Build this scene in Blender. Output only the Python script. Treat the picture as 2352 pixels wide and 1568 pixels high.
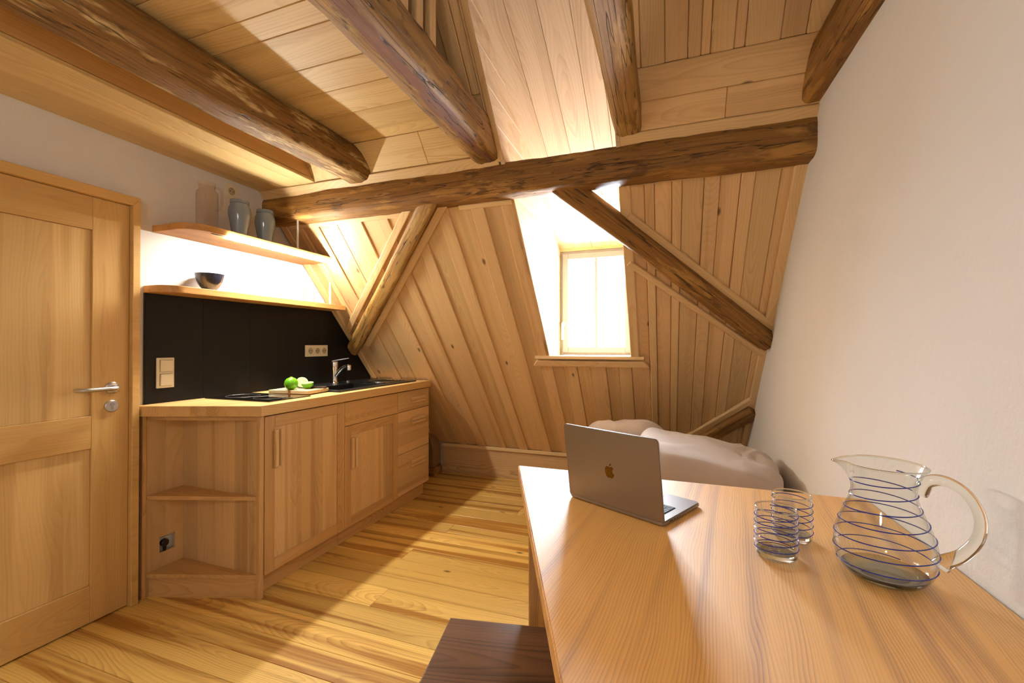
import bpy, bmesh, math, random
from mathutils import Vector, Matrix, noise

# ------------------------------------------------------------------ scene, camera, light, exposure
for o in list(bpy.data.objects):
    bpy.data.objects.remove(o)
SC = bpy.context.scene
COL = SC.collection
SC.view_settings.view_transform = 'Standard'
SC.view_settings.look = 'None'
SC.view_settings.gamma = 1.0
SC.view_settings.use_curve_mapping = False
SC.view_settings.exposure = 0.5
SC.cycles.use_denoising = True
SC.cycles.sample_clamp_indirect = 6.0
SC.cycles.blur_glossy = 0.6
SC.cycles.max_bounces = 8
SC.cycles.diffuse_bounces = 4
SC.cycles.glossy_bounces = 3
SC.cycles.transmission_bounces = 8
SC.cycles.transparent_max_bounces = 24
SC.cycles.use_adaptive_sampling = True
SC.cycles.adaptive_threshold = 0.03

CAM_H, YAW, PITCH, FPX = 1.19, 0.3403, 0.0074, 994.0
cam_data = bpy.data.cameras.new('camera')
cam_data.sensor_width = 36.0
cam_data.sensor_fit = 'HORIZONTAL'
cam_data.lens = FPX / 2352.0 * 36.0
cam_data.clip_start = 0.02
cam = bpy.data.objects.new('camera', cam_data)
COL.objects.link(cam)
cam.location = (0, 0, CAM_H)
cam.rotation_euler = (math.pi / 2 + PITCH, 0, YAW)
SC.camera = cam

WORLD_STRENGTH = 90.0
world = bpy.data.worlds.new('overcast_sky')
SC.world = world
world.use_nodes = True
bgn = world.node_tree.nodes['Background']
bgn.inputs['Color'].default_value = (0.78, 0.88, 1.0, 1)
bgn.inputs['Strength'].default_value = WORLD_STRENGTH
LED_STRENGTH = 205.0
FILL_STRENGTH = 30.0  # unseen globe added behind the viewpoint for ambient fill

# daylight portal in the dormer window opening (guides sampling of the sky, gives off no light itself)
pd = bpy.data.lights.new('window_portal', 'AREA')
pd.shape = 'RECTANGLE'
pd.size = 0.54
pd.size_y = 0.80
pd.cycles.is_portal = True
po = bpy.data.objects.new('window_portal', pd)
COL.objects.link(po)
po.location = (-0.476, 3.30, 1.50)
po.rotation_euler = (-math.pi / 2, 0, 0)

# ------------------------------------------------------------------ helpers
RND = random.Random(7)
WM = {}


def lin(c):
    return tuple(((v / 255) / 12.92 if v / 255 <= 0.04045 else ((v / 255 + 0.055) / 1.055) ** 2.4) for v in c) + (1.0,)


def place(o, M, parent=None):
    WM[o.name] = M.copy()
    if parent is not None:
        o.parent = parent
        o.matrix_basis = WM[parent.name].inverted() @ M
    else:
        o.matrix_basis = M
    return o


def tag(o, label, cat, group=None):
    o['label'] = label
    o['category'] = cat
    if group:
        o['group'] = group
    return o


def thing(name, loc, label, cat, group=None, rotz=0.0):
    o = bpy.data.objects.new(name, None)
    o.empty_display_size = 0.05
    COL.objects.link(o)
    place(o, Matrix.Translation(loc) @ Matrix.Rotation(rotz, 4, 'Z'))
    return tag(o, label, cat, group)


def setting(name, loc=(0, 0, 0)):
    o = bpy.data.objects.new(name, None)
    o.empty_display_size = 0.05
    COL.objects.link(o)
    place(o, Matrix.Translation(loc))
    o['kind'] = 'structure'
    return o


def from_bm(name, bm, mat, parent=None, M=None, smooth=False, angle=None):
    bmesh.ops.recalc_face_normals(bm, faces=bm.faces)
    me = bpy.data.meshes.new(name)
    bm.to_mesh(me)
    bm.free()
    if smooth:
        for p in me.polygons:
            p.use_smooth = True
        if angle is not None:
            me.set_sharp_from_angle(angle=angle)
    me.materials.append(mat)
    o = bpy.data.objects.new(name, me)
    COL.objects.link(o)
    place(o, M if M is not None else Matrix.Identity(4), parent)
    return o


AX = {  # columns = world directions of local X (grain), Y, Z
    'x': ((1, 0, 0), (0, 1, 0), (0, 0, 1)),
    'x2': ((1, 0, 0), (0, 0, 1), (0, -1, 0)),
    'y': ((0, 1, 0), (-1, 0, 0), (0, 0, 1)),
    'y2': ((0, 1, 0), (0, 0, 1), (1, 0, 0)),
    'z': ((0, 0, 1), (0, 1, 0), (-1, 0, 0)),
    'z2': ((0, 0, 1), (1, 0, 0), (0, 1, 0)),
}


def basis(ex, ey, ez, loc=(0, 0, 0)):
    M = Matrix.Identity(4)
    for i, v in enumerate((ex, ey, ez)):
        for j in range(3):
            M[j][i] = v[j]
    for j in range(3):
        M[j][3] = loc[j]
    return M


def bm_box(bm, lo, hi):
    vs = [bm.verts.new((x, y, z)) for x in (lo[0], hi[0]) for y in (lo[1], hi[1]) for z in (lo[2], hi[2])]
    for f in ((0, 1, 3, 2), (4, 6, 7, 5), (0, 4, 5, 1), (2, 3, 7, 6), (0, 2, 6, 4), (1, 5, 7, 3)):
        bm.faces.new([vs[i] for i in f])
    return vs


def slab(name, dims, M, mat, parent=None, bevel=0.002, seg=1):
    """box of size dims centred on M (grain along local X), edges slightly broken"""
    bm = bmesh.new()
    a, b, c = (d / 2 for d in dims)
    bm_box(bm, (-a, -b, -c), (a, b, c))
    bev = min(bevel, 0.3 * min(dims))
    if bev > 0:
        bmesh.ops.bevel(bm, geom=bm.edges[:], offset=bev, segments=seg, affect='EDGES', profile=0.5)
    return from_bm(name, bm, mat, parent, M)


def box(name, lo, hi, mat, parent=None, axis='x', bevel=0.002, seg=1):
    ex, ey, ez = (Vector(v) for v in AX[axis])
    c = [(a + b) / 2 for a, b in zip(lo, hi)]
    d = Vector([abs(b - a) for a, b in zip(lo, hi)])
    dims = [sum(abs(e[i]) * d[i] for i in range(3)) for e in (ex, ey, ez)]
    return slab(name, dims, basis(ex, ey, ez, c), mat, parent, bevel, seg)


def bm_prism(bm, poly, h0, h1):
    """poly: list of (x, y) ; extruded in local Z from h0 to h1"""
    lo = [bm.verts.new((p[0], p[1], h0)) for p in poly]
    hi = [bm.verts.new((p[0], p[1], h1)) for p in poly]
    n = len(poly)
    bm.faces.new(lo[::-1])
    bm.faces.new(hi)
    for i in range(n):
        bm.faces.new([lo[i], lo[(i + 1) % n], hi[(i + 1) % n], hi[i]])


def prism(name, poly, h0, h1, mat, parent=None, M=None, bevel=0.0, smooth=False):
    bm = bmesh.new()
    bm_prism(bm, poly, h0, h1)
    if bevel:
        bmesh.ops.recalc_face_normals(bm, faces=bm.faces)
        bmesh.ops.bevel(bm, geom=bm.edges[:], offset=bevel, segments=1, affect='EDGES')
    return from_bm(name, bm, mat, parent, M, smooth, 0.6 if smooth else None)


def bm_tube(bm, pts, r, n=8, closed=False, cap=True):
    rings = []
    N = len(pts)
    prev = None
    for i, p in enumerate(pts):
        p = Vector(p)
        if closed:
            d = Vector(pts[(i + 1) % N]) - Vector(pts[i - 1])
        else:
            d = Vector(pts[min(i + 1, N - 1)]) - Vector(pts[max(i - 1, 0)])
        d.normalize()
        if prev is None:
            a = Vector((0, 0, 1)) if abs(d.z) < 0.9 else Vector((1, 0, 0))
            u = d.cross(a).normalized()
        else:
            u = (prev - d * prev.dot(d)).normalized()
        prev = u
        v = d.cross(u)
        rr = r[i] if isinstance(r, (list, tuple)) else r
        rings.append([bm.verts.new(p + (u * math.cos(2 * math.pi * k / n) + v * math.sin(2 * math.pi * k / n)) * rr) for k in range(n)])
    for i in range(N - 1 + (1 if closed else 0)):
        a, b = rings[i], rings[(i + 1) % N]
        for k in range(n):
            bm.faces.new([a[k], a[(k + 1) % n], b[(k + 1) % n], b[k]])
    if cap and not closed:
        bm.faces.new(rings[0][::-1])
        bm.faces.new(rings[-1])


def tube(name, pts, r, mat, parent=None, M=None, n=8, closed=False):
    bm = bmesh.new()
    bm_tube(bm, pts, r, n, closed)
    return from_bm(name, bm, mat, parent, M, True, 1.0)


def bm_lathe(bm, prof, n=40, warp=None):
    rings = []
    for (r, z) in prof:
        if r < 1e-6:
            rings.append([bm.verts.new((0, 0, z))])
        else:
            ring = []
            for k in range(n):
                a = 2 * math.pi * k / n
                p = Vector((r * math.cos(a), r * math.sin(a), z))
                ring.append(bm.verts.new(warp(p, a) if warp else p))
            rings.append(ring)
    for a, b in zip(rings[:-1], rings[1:]):
        if len(a) == 1 and len(b) == 1:
            continue
        for k in range(n):
            k2 = (k + 1) % n
            if len(a) == 1:
                bm.faces.new([a[0], b[k2], b[k]])
            elif len(b) == 1:
                bm.faces.new([a[k], a[k2], b[0]])
            else:
                bm.faces.new([a[k], a[k2], b[k2], b[k]])


def lathe(name, prof, mat, parent=None, M=None, n=40, warp=None, angle=0.7):
    bm = bmesh.new()
    bm_lathe(bm, prof, n, warp)
    return from_bm(name, bm, mat, parent, M, True, angle)


def spline(pts, steps=8):
    """Catmull-Rom through the points"""
    P = [Vector(p) for p in pts]
    out = []
    for i in range(len(P) - 1):
        p0, p1, p2, p3 = P[max(i - 1, 0)], P[i], P[i + 1], P[min(i + 2, len(P) - 1)]
        for s in range(steps):
            t = s / steps
            out.append(0.5 * ((2 * p1) + (p2 - p0) * t + (2 * p0 - 5 * p1 + 4 * p2 - p3) * t * t + (3 * p1 - p0 - 3 * p2 + p3) * t ** 3))
    out.append(P[-1])
    return out


def clip(poly, a, b, c):
    """keep a*x + b*y <= c"""
    out = []
    for i in range(len(poly)):
        p, q = poly[i], poly[(i + 1) % len(poly)]
        dp, dq = a * p[0] + b * p[1] - c, a * q[0] + b * q[1] - c
        if dp <= 0:
            out.append(p)
        if (dp < 0 < dq) or (dq < 0 < dp):
            t = dp / (dp - dq)
            out.append((p[0] + t * (q[0] - p[0]), p[1] + t * (q[1] - p[1])))
    return out


# ------------------------------------------------------------------ materials
def new_mat(name):
    m = bpy.data.materials.new(name)
    m.use_nodes = True
    nt = m.node_tree
    return m, nt, nt.nodes['Principled BSDF']


def N(nt, typ, **kw):
    n = nt.nodes.new(typ)
    for k, v in kw.items():
        setattr(n, k, v)
    return n


def math_n(nt, op, a, b=None, c=None):
    n = nt.nodes.new('ShaderNodeMath')
    n.operation = op
    for i, v in enumerate((a, b, c)):
        if v is None:
            continue
        if isinstance(v, (int, float)):
            n.inputs[i].default_value = v
        else:
            nt.links.new(v, n.inputs[i])
    return n.outputs[0]


def comb(nt, x, y, z):
    n = nt.nodes.new('ShaderNodeCombineXYZ')
    for i, v in enumerate((x, y, z)):
        if isinstance(v, (int, float)):
            n.inputs[i].default_value = v
        else:
            nt.links.new(v, n.inputs[i])
    return n.outputs[0]


def noise_n(nt, vec, scale=1.0, detail=2.0, rough=0.5):
    n = nt.nodes.new('ShaderNodeTexNoise')
    nt.links.new(vec, n.inputs['Vector'])
    n.inputs['Scale'].default_value = scale
    n.inputs['Detail'].default_value = detail
    n.inputs['Roughness'].default_value = rough
    return n.outputs['Fac']


def mix_rgb(nt, f, a, b, mode='MIX'):
    n = nt.nodes.new('ShaderNodeMix')
    n.data_type = 'RGBA'
    n.blend_type = mode
    if isinstance(f, (int, float)):
        n.inputs[0].default_value = f
    else:
        nt.links.new(f, n.inputs[0])
    for s, v in ((n.inputs[6], a), (n.inputs[7], b)):
        if isinstance(v, tuple):
            s.default_value = v
        else:
            nt.links.new(v, s)
    return n.outputs[2]


def wood(name, light, dark, rough=0.45, freq=110.0, contrast=0.75, tone=0.22, stave=0.0, heart=0.35, knots=True, coat=0.0, spec=0.5, zoff=0.05, red=None, wander=0.30, yoff=0.0, hue=0.510, warp=2.6):
    m, nt, bs = new_mat(name)
    L = nt.links.new
    tc = N(nt, 'ShaderNodeTexCoord')
    oi = N(nt, 'ShaderNodeObjectInfo')
    rnd = oi.outputs['Random']
    sp = N(nt, 'ShaderNodeSeparateXYZ')
    L(tc.outputs['Object'], sp.inputs[0])
    X, Y, Z = sp.outputs
    if stave > 0:
        idx = math_n(nt, 'FLOOR', math_n(nt, 'MULTIPLY_ADD', Y, 1 / stave, math_n(nt, 'MULTIPLY', rnd, 7.3)))
        wn = N(nt, 'ShaderNodeTexWhiteNoise', noise_dimensions='1D')
        L(math_n(nt, 'MULTIPLY_ADD', rnd, 91.7, idx), wn.inputs['W'])
        r1 = wn.outputs['Value']
        yc = math_n(nt, 'SUBTRACT', math_n(nt, 'FRACT', math_n(nt, 'MULTIPLY_ADD', Y, 1 / stave, math_n(nt, 'MULTIPLY', rnd, 7.3))), 0.5)
        yl = math_n(nt, 'MULTIPLY', yc, stave)
    else:
        wn = N(nt, 'ShaderNodeTexWhiteNoise', noise_dimensions='1D')
        L(math_n(nt, 'MULTIPLY', rnd, 917.3), wn.inputs['W'])
        r1 = wn.outputs['Value']
        yl = Y
    sc = N(nt, 'ShaderNodeSeparateColor')
    L(wn.outputs['Color'], sc.inputs[0])
    ra, rb, rc = sc.outputs
    off = math_n(nt, 'MULTIPLY', ra, 40.0)
    xo = math_n(nt, 'ADD', X, off)
    # slow wander of the pith along the board gives the cathedral figure
    nz = noise_n(nt, comb(nt, math_n(nt, 'MULTIPLY', xo, 0.9), math_n(nt, 'MULTIPLY', yl, 1.5), rb), 1.0, 1.0)
    ny = noise_n(nt, comb(nt, math_n(nt, 'MULTIPLY', xo, 1.3), 9.0, rb), 1.0, 2.0)
    wob = noise_n(nt, comb(nt, math_n(nt, 'MULTIPLY', xo, 2.5), math_n(nt, 'MULTIPLY', yl, 14), math_n(nt, 'MULTIPLY', Z, 14)), 1.0, 2.0)
    yy = math_n(nt, 'ADD', math_n(nt, 'ADD', yl, math_n(nt, 'MULTIPLY_ADD', rb, 0.16, -0.08 + yoff)), math_n(nt, 'MULTIPLY_ADD', ny, 0.06, -0.03))
    zz = math_n(nt, 'ADD', math_n(nt, 'ADD', Z, zoff), math_n(nt, 'MULTIPLY_ADD', nz, wander, -wander / 2))
    rr = math_n(nt, 'SQRT', math_n(nt, 'ADD', math_n(nt, 'MULTIPLY', yy, yy), math_n(nt, 'MULTIPLY', zz, zz)))
    ph = math_n(nt, 'ADD', math_n(nt, 'MULTIPLY', rr, freq), math_n(nt, 'MULTIPLY', wob, warp))
    saw = math_n(nt, 'FRACT', ph)
    ring = math_n(nt, 'POWER', saw, 2.2)
    # soften ring at its sharp edge
    edge = math_n(nt, 'SMOOTHSTEP', 1.0, 0.88, saw) if False else math_n(nt, 'MINIMUM', math_n(nt, 'MULTIPLY', math_n(nt, 'SUBTRACT', 1.0, saw), 9.0), 1.0)
    band = noise_n(nt, comb(nt, math_n(nt, 'MULTIPLY', rr, 55.0), ra, math_n(nt, 'MULTIPLY', xo, 0.35)), 1.0, 1.0)
    ring = math_n(nt, 'MULTIPLY', math_n(nt, 'MULTIPLY', ring, edge), math_n(nt, 'MULTIPLY_ADD', band, 2.6, -0.45))
    fib = noise_n(nt, comb(nt, math_n(nt, 'MULTIPLY', xo, 6.0), math_n(nt, 'MULTIPLY', yl, 420.0), math_n(nt, 'MULTIPLY', Z, 420.0)), 1.0, 2.0)
    broad = noise_n(nt, comb(nt, math_n(nt, 'MULTIPLY', xo, 0.5), math_n(nt, 'MULTIPLY_ADD', yl, 16.0, math_n(nt, 'MULTIPLY', rc, 30.0)), math_n(nt, 'MULTIPLY', Z, 16.0)), 1.0, 2.0)
    bro = N(nt, 'ShaderNodeMapRange')
    bro.interpolation_type = 'SMOOTHSTEP'
    L(broad, bro.inputs[0])
    bro.inputs[1].default_value = 0.48
    bro.inputs[2].default_value = 0.66
    f = math_n(nt, 'MULTIPLY', ring, contrast)
    f = math_n(nt, 'ADD', f, math_n(nt, 'MULTIPLY_ADD', fib, 0.40, -0.20))
    f = math_n(nt, 'ADD', f, math_n(nt, 'MULTIPLY', bro.outputs[0], heart))
    cl = N(nt, 'ShaderNodeClamp')
    L(f, cl.inputs[0])
    col = mix_rgb(nt, cl.outputs[0], lin(light), lin(dark))
    if red:
        col = mix_rgb(nt, math_n(nt, 'MULTIPLY', rc, 0.55), col, mix_rgb(nt, cl.outputs[0], lin(red), lin(dark)))
    tn = math_n(nt, 'MULTIPLY_ADD', r1, 2 * tone, 1 - tone)
    hsv = N(nt, 'ShaderNodeHueSaturation')
    L(tn, hsv.inputs['Value'])
    hsv.inputs['Hue'].default_value = hue
    L(col, hsv.inputs['Color'])
    col = hsv.outputs[0]
    if knots:
        vo = N(nt, 'ShaderNodeTexVoronoi', voronoi_dimensions='2D')
        L(comb(nt, math_n(nt, 'MULTIPLY', xo, 1.0), math_n(nt, 'MULTIPLY_ADD', yl, 2.2, math_n(nt, 'MULTIPLY', rb, 9.0)), 0.0), vo.inputs['Vector'])
        vo.inputs['Scale'].default_value = 1.15
        mr = N(nt, 'ShaderNodeMapRange')
        L(math_n(nt, 'MULTIPLY_ADD', wob, 0.02, vo.outputs['Distance']), mr.inputs[0])
        mr.inputs[1].default_value = 0.022
        mr.inputs[2].default_value = 0.042
        mr.inputs[3].default_value = 0.8
        mr.inputs[4].default_value = 0.0
        col = mix_rgb(nt, mr.outputs[0], col, lin((70, 40, 18)))
    L(col, bs.inputs['Base Color'])
    L(math_n(nt, 'MULTIPLY_ADD', fib, 0.12, rough - 0.06), bs.inputs['Roughness'])
    bs.inputs['Specular IOR Level'].default_value = spec
    if coat:
        bs.inputs['Coat Weight'].default_value = coat
        bs.inputs['Coat IOR'].default_value = 1.5 if coat < 0.5 else 1.9
        bs.inputs['Coat Roughness'].default_value = 0.25 if coat < 0.5 else 0.66
    return m


def old_timber(name, base, dark, patch, patch_amt=0.5, stripe=False):
    m, nt, bs = new_mat(name)
    L = nt.links.new
    tc = N(nt, 'ShaderNodeTexCoord')
    oi = N(nt, 'ShaderNodeObjectInfo')
    sp = N(nt, 'ShaderNodeSeparateXYZ')
    L(tc.outputs['Object'], sp.inputs[0])
    X, Y, Z = sp.outputs
    xo = math_n(nt, 'MULTIPLY_ADD', oi.outputs['Random'], 53.0, X)
    grain = noise_n(nt, comb(nt, math_n(nt, 'MULTIPLY', xo, 4.0), math_n(nt, 'MULTIPLY', Y, 90), math_n(nt, 'MULTIPLY', Z, 90)), 1.0, 4.0, 0.6)
    big = noise_n(nt, comb(nt, math_n(nt, 'MULTIPLY', xo, 3.0), math_n(nt, 'MULTIPLY', Y, 13), math_n(nt, 'MULTIPLY', Z, 13)), 1.0, 4.0, 0.6)
    stain = noise_n(nt, comb(nt, math_n(nt, 'MULTIPLY', xo, 6.0), math_n(nt, 'MULTIPLY', Y, 22), math_n(nt, 'MULTIPLY', Z, 22)), 1.0, 5.0, 0.65)
    crk = noise_n(nt, comb(nt, math_n(nt, 'MULTIPLY', xo, 1.4), math_n(nt, 'MULTIPLY', Y, 34), math_n(nt, 'MULTIPLY', Z, 34)), 1.0, 2.0, 0.5)
    cr = N(nt, 'ShaderNodeMapRange')
    L(math_n(nt, 'ABSOLUTE', math_n(nt, 'SUBTRACT', crk, 0.5)), cr.inputs[0])
    cr.inputs[1].default_value = 0.002
    cr.inputs[2].default_value = 0.013
    cr.inputs[3].default_value = 0.75
    cr.inputs[4].default_value = 0.0
    col = mix_rgb(nt, math_n(nt, 'MULTIPLY', grain, 1.0), lin(base), lin(dark))
    pr = N(nt, 'ShaderNodeMapRange')
    pr.interpolation_type = 'SMOOTHSTEP'
    L(big, pr.inputs[0])
    pr.inputs[1].default_value = 0.52
    pr.inputs[2].default_value = 0.62
    pr.inputs[4].default_value = patch_amt
    col = mix_rgb(nt, pr.outputs[0], col, lin(patch))
    sr = N(nt, 'ShaderNodeMapRange')
    sr.interpolation_type = 'SMOOTHSTEP'
    L(stain, sr.inputs[0])
    sr.inputs[1].default_value = 0.56
    sr.inputs[2].default_value = 0.66
    sr.inputs[4].default_value = 0.7
    col = mix_rgb(nt, sr.outputs[0], col, lin(dark))
    if stripe:  # worn reddish-violet paint left along one lower edge
        pos = math_n(nt, 'ADD', math_n(nt, 'ABSOLUTE', math_n(nt, 'ADD', Y, 0.018)), math_n(nt, 'MULTIPLY_ADD', big, 0.10, -0.052))
        ps = N(nt, 'ShaderNodeMapRange')
        ps.interpolation_type = 'SMOOTHSTEP'
        L(pos, ps.inputs[0])
        ps.inputs[1].default_value = 0.026
        ps.inputs[2].default_value = 0.013
        ps.inputs[3].default_value = 0.0
        ps.inputs[4].default_value = 0.9
        col = mix_rgb(nt, math_n(nt, 'MULTIPLY', ps.outputs[0], math_n(nt, 'LESS_THAN', Z, -0.02)), col, lin((124, 82, 62)))
    col = mix_rgb(nt, cr.outputs[0], col, lin((28, 16, 8)))
    L(col, bs.inputs['Base Color'])
    bs.inputs['Roughness'].default_value = 0.62
    bs.inputs['Specular IOR Level'].default_value = 0.35
    bu = N(nt, 'ShaderNodeBump')
    bu.inputs['Strength'].default_value = 0.7
    bu.inputs['Distance'].default_value = 0.006
    h = math_n(nt, 'SUBTRACT', math_n(nt, 'ADD', math_n(nt, 'MULTIPLY', grain, 0.5), stain), cr.outputs[0])
    L(h, bu.inputs['Height'])
    L(bu.outputs[0], bs.inputs['Normal'])
    return m


def plaster(name, color, bump=0.25, scale=60):
    m, nt, bs = new_mat(name)
    L = nt.links.new
    tc = N(nt, 'ShaderNodeTexCoord')
    n1 = noise_n(nt, tc.outputs['Object'], scale, 4.0, 0.6)
    n2 = noise_n(nt, tc.outputs['Object'], 3.0, 3.0, 0.5)
    c = lin(color)
    col = mix_rgb(nt, n2, c, tuple(v * 0.93 for v in c[:3]) + (1,))
    L(col, bs.inputs['Base Color'])
    bs.inputs['Roughness'].default_value = 0.85
    bs.inputs['Specular IOR Level'].default_value = 0.25
    bu = N(nt, 'ShaderNodeBump')
    bu.inputs['Strength'].default_value = bump
    bu.inputs['Distance'].default_value = 0.004
    L(math_n(nt, 'ADD', n1, n2), bu.inputs['Height'])
    L(bu.outputs[0], bs.inputs['Normal'])
    return m


def simple(name, color, rough=0.5, metal=0.0, var=0.06, scale=40.0, spec=0.5, coat=0.0, bump=0.0, sheen=0.0):
    m, nt, bs = new_mat(name)
    L = nt.links.new
    tc = N(nt, 'ShaderNodeTexCoord')
    n1 = noise_n(nt, tc.outputs['Object'], scale, 3.0, 0.55)
    c = lin(color)
    col = mix_rgb(nt, n1, tuple(v * (1 - var) for v in c[:3]) + (1,), tuple(min(1, v * (1 + var)) for v in c[:3]) + (1,))
    L(col, bs.inputs['Base Color'])
    bs.inputs['Metallic'].default_value = metal
    L(math_n(nt, 'MULTIPLY_ADD', n1, 0.06, rough - 0.03), bs.inputs['Roughness'])
    bs.inputs['Specular IOR Level'].default_value = spec
    bs.inputs['Coat Weight'].default_value = coat
    bs.inputs['Sheen Weight'].default_value = sheen
    if bump:
        bu = N(nt, 'ShaderNodeBump')
        bu.inputs['Strength'].default_value = bump
        bu.inputs['Distance'].default_value = 0.002
        L(n1, bu.inputs['Height'])
        L(bu.outputs[0], bs.inputs['Normal'])
    return m


def thin_glass(name, tint=(1, 1, 1), rough=0.02, ior=1.5):
    m = bpy.data.materials.new(name)
    m.use_nodes = True
    nt = m.node_tree
    nt.nodes.clear()
    out = N(nt, 'ShaderNodeOutputMaterial')
    tr = N(nt, 'ShaderNodeBsdfTransparent')
    tr.inputs[0].default_value = tint + (1,)
    gl = N(nt, 'ShaderNodeBsdfGlossy')
    gl.inputs['Roughness'].default_value = rough
    fr = N(nt, 'ShaderNodeLayerWeight')
    fr.inputs['Blend'].default_value = 0.5
    mx = N(nt, 'ShaderNodeMixShader')
    r0 = ((ior - 1) / (ior + 1)) ** 2
    fac = math_n(nt, 'MULTIPLY_ADD', math_n(nt, 'POWER', fr.outputs['Facing'], 4.5), 0.9 - r0, r0)
    nt.links.new(fac, mx.inputs[0])
    nt.links.new(tr.outputs[0], mx.inputs[1])
    nt.links.new(gl.outputs[0], mx.inputs[2])
    nt.links.new(mx.outputs[0], out.inputs[0])
    return m


def solid_glass(name, tint=(1, 1, 1), rough=0.0, ior=1.48):
    m, nt, bs = new_mat(name)
    bs.inputs['Base Color'].default_value = tint + (1,)
    bs.inputs['Transmission Weight'].default_value = 1.0
    bs.inputs['Roughness'].default_value = rough
    bs.inputs['IOR'].default_value = ior
    return m


def emitter(name, color, strength):
    m = bpy.data.materials.new(name)
    m.use_nodes = True
    nt = m.node_tree
    nt.nodes.clear()
    out = N(nt, 'ShaderNodeOutputMaterial')
    em = N(nt, 'ShaderNodeEmission')
    em.inputs[0].default_value = color + (1,)
    em.inputs[1].default_value = strength
    nt.links.new(em.outputs[0], out.inputs[0])
    return m


M_SLOPE = wood('ash_boards', (226, 186, 138), (184, 136, 88), 0.5, freq=110, contrast=0.36, tone=0.10, red=(224, 174, 132))
M_CEIL = wood('ash_ceiling', (228, 192, 138), (186, 140, 86), 0.5, freq=100, contrast=0.5, tone=0.08, knots=False)
M_FLOOR = wood('floor_ash', (232, 186, 106), (166, 108, 46), 0.38, freq=110, contrast=0.5, tone=0.20, heart=0.9, coat=0.2)
M_CAB = wood('cabinet_alder', (214, 172, 124), (170, 122, 78), 0.48, freq=90, contrast=0.3, tone=0.13, stave=0.085, heart=0.45, knots=False)
M_CABR = wood('cabinet_rail', (208, 160, 108), (168, 118, 72), 0.48, freq=110, contrast=0.45, tone=0.07, heart=0.3, knots=False)
M_DOOR = wood('door_ash', (222, 182, 126), (180, 132, 80), 0.42, freq=100, contrast=0.3, tone=0.09, stave=0.11, heart=0.45, knots=False)
M_DOORR = wood('door_rail', (214, 168, 108), (182, 132, 76), 0.40, freq=110, contrast=0.35, tone=0.06, heart=0.25, knots=False)
M_WORK = wood('worktop_wood', (218, 172, 118), (176, 124, 72), 0.55, freq=90, contrast=0.35, tone=0.08, stave=0.07, heart=0.35, knots=False, spec=0.25)
M_TABLE = wood('table_elm', (238, 162, 64), (166, 92, 22), 0.58, freq=185, contrast=0.62, tone=0.07, stave=0.29, heart=0.6, knots=False, spec=1.0, coat=1.0, zoff=0.05, wander=0.22, yoff=0.33, hue=0.513, warp=6.5)
M_SHELF = wood('shelf_wood', (206, 148, 90), (156, 98, 48), 0.42, freq=90, contrast=0.35, tone=0.06, heart=0.35, knots=False)
M_TRIM = wood('trim_ash', (228, 188, 140), (192, 142, 94), 0.5, freq=110, contrast=0.4, tone=0.06, knots=False)
M_DORM = wood('dormer_boards', (218, 184, 150), (180, 138, 102), 0.5, freq=100, contrast=0.5, tone=0.05, knots=False)
M_WAL = wood('walnut', (116, 74, 50), (60, 36, 24), 0.38, freq=95, contrast=0.7, tone=0.1, knots=False, coat=0.1)
M_BASE = wood('baseboard_wood', (206, 162, 116), (150, 104, 66), 0.5, freq=85, contrast=0.7, tone=0.05, knots=False)
M_OLD = old_timber('old_beam_wood', (174, 124, 58), (82, 52, 22), (192, 144, 74), 0.6)
M_OLD2 = old_timber('old_log_wood', (168, 124, 64), (76, 50, 24), (206, 176, 120), 0.9)
M_OLD3 = old_timber('old_brace_wood', (196, 150, 80), (108, 74, 34), (212, 172, 100), 0.5)
M_OLDP = old_timber('old_painted_joist', (184, 138, 74), (94, 62, 30), (200, 158, 92), 0.5, stripe=True)
M_WALL = plaster('white_plaster', (236, 232, 226), 0.35, 55)
M_WALL2 = plaster('smooth_plaster', (232, 230, 230), 0.15, 80)
M_SLATE = simple('black_slate', (17, 17, 18), 0.55, var=0.35, scale=14, spec=0.25)
M_JOINT = simple('slate_joint', (72, 72, 74), 0.8)
M_CREAM = simple('cream_plastic', (232, 224, 200), 0.35, var=0.01)
M_CREAM2 = simple('cream_socket_well', (176, 166, 140), 0.45, var=0.02)
M_BLACK = simple('black_plastic', (14, 14, 16), 0.4)
M_GREYW = simple('pale_grey_plastic', (205, 212, 220), 0.35, var=0.01)
M_ALU = simple('brushed_aluminium', (205, 205, 208), 0.32, metal=1.0, var=0.02, scale=200)
M_CHROME = simple('chrome', (225, 226, 230), 0.08, metal=1.0, var=0.01)
M_STEEL = simple('stainless_steel', (190, 190, 190), 0.25, metal=1.0, var=0.03)
M_SINK = simple('black_granite_sink', (26, 27, 29), 0.35, var=0.3, scale=300)
M_HOB = simple('black_glass_hob', (8, 8, 9), 0.05, var=0.02, coat=1.0)
M_HOBR = simple('hob_ring_print', (90, 90, 92), 0.3)
M_LAP = simple('space_grey_aluminium', (160, 153, 148), 0.46, metal=1.0, var=0.02, scale=500)
M_LOGO = simple('mirror_logo', (116, 92, 40), 0.12, metal=1.0, var=0.01)
M_KEY = simple('black_keys', (22, 23, 26), 0.45)
M_KEYWELL = simple('keyboard_well', (12, 12, 14), 0.5)
M_SCREEN = simple('dark_screen', (10, 10, 12), 0.08)
M_FAB = simple('beige_fabric', (186, 170, 158), 0.85, var=0.08, scale=500, spec=0.2, bump=0.2, sheen=0.3)
M_FAB2 = simple('mattress_fabric', (168, 146, 132), 0.85, var=0.08, scale=500, spec=0.2, bump=0.2, sheen=0.3)
M_JAR = simple('grey_stoneware_glaze', (126, 142, 160), 0.12, var=0.05, scale=18, coat=0.6)
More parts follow.
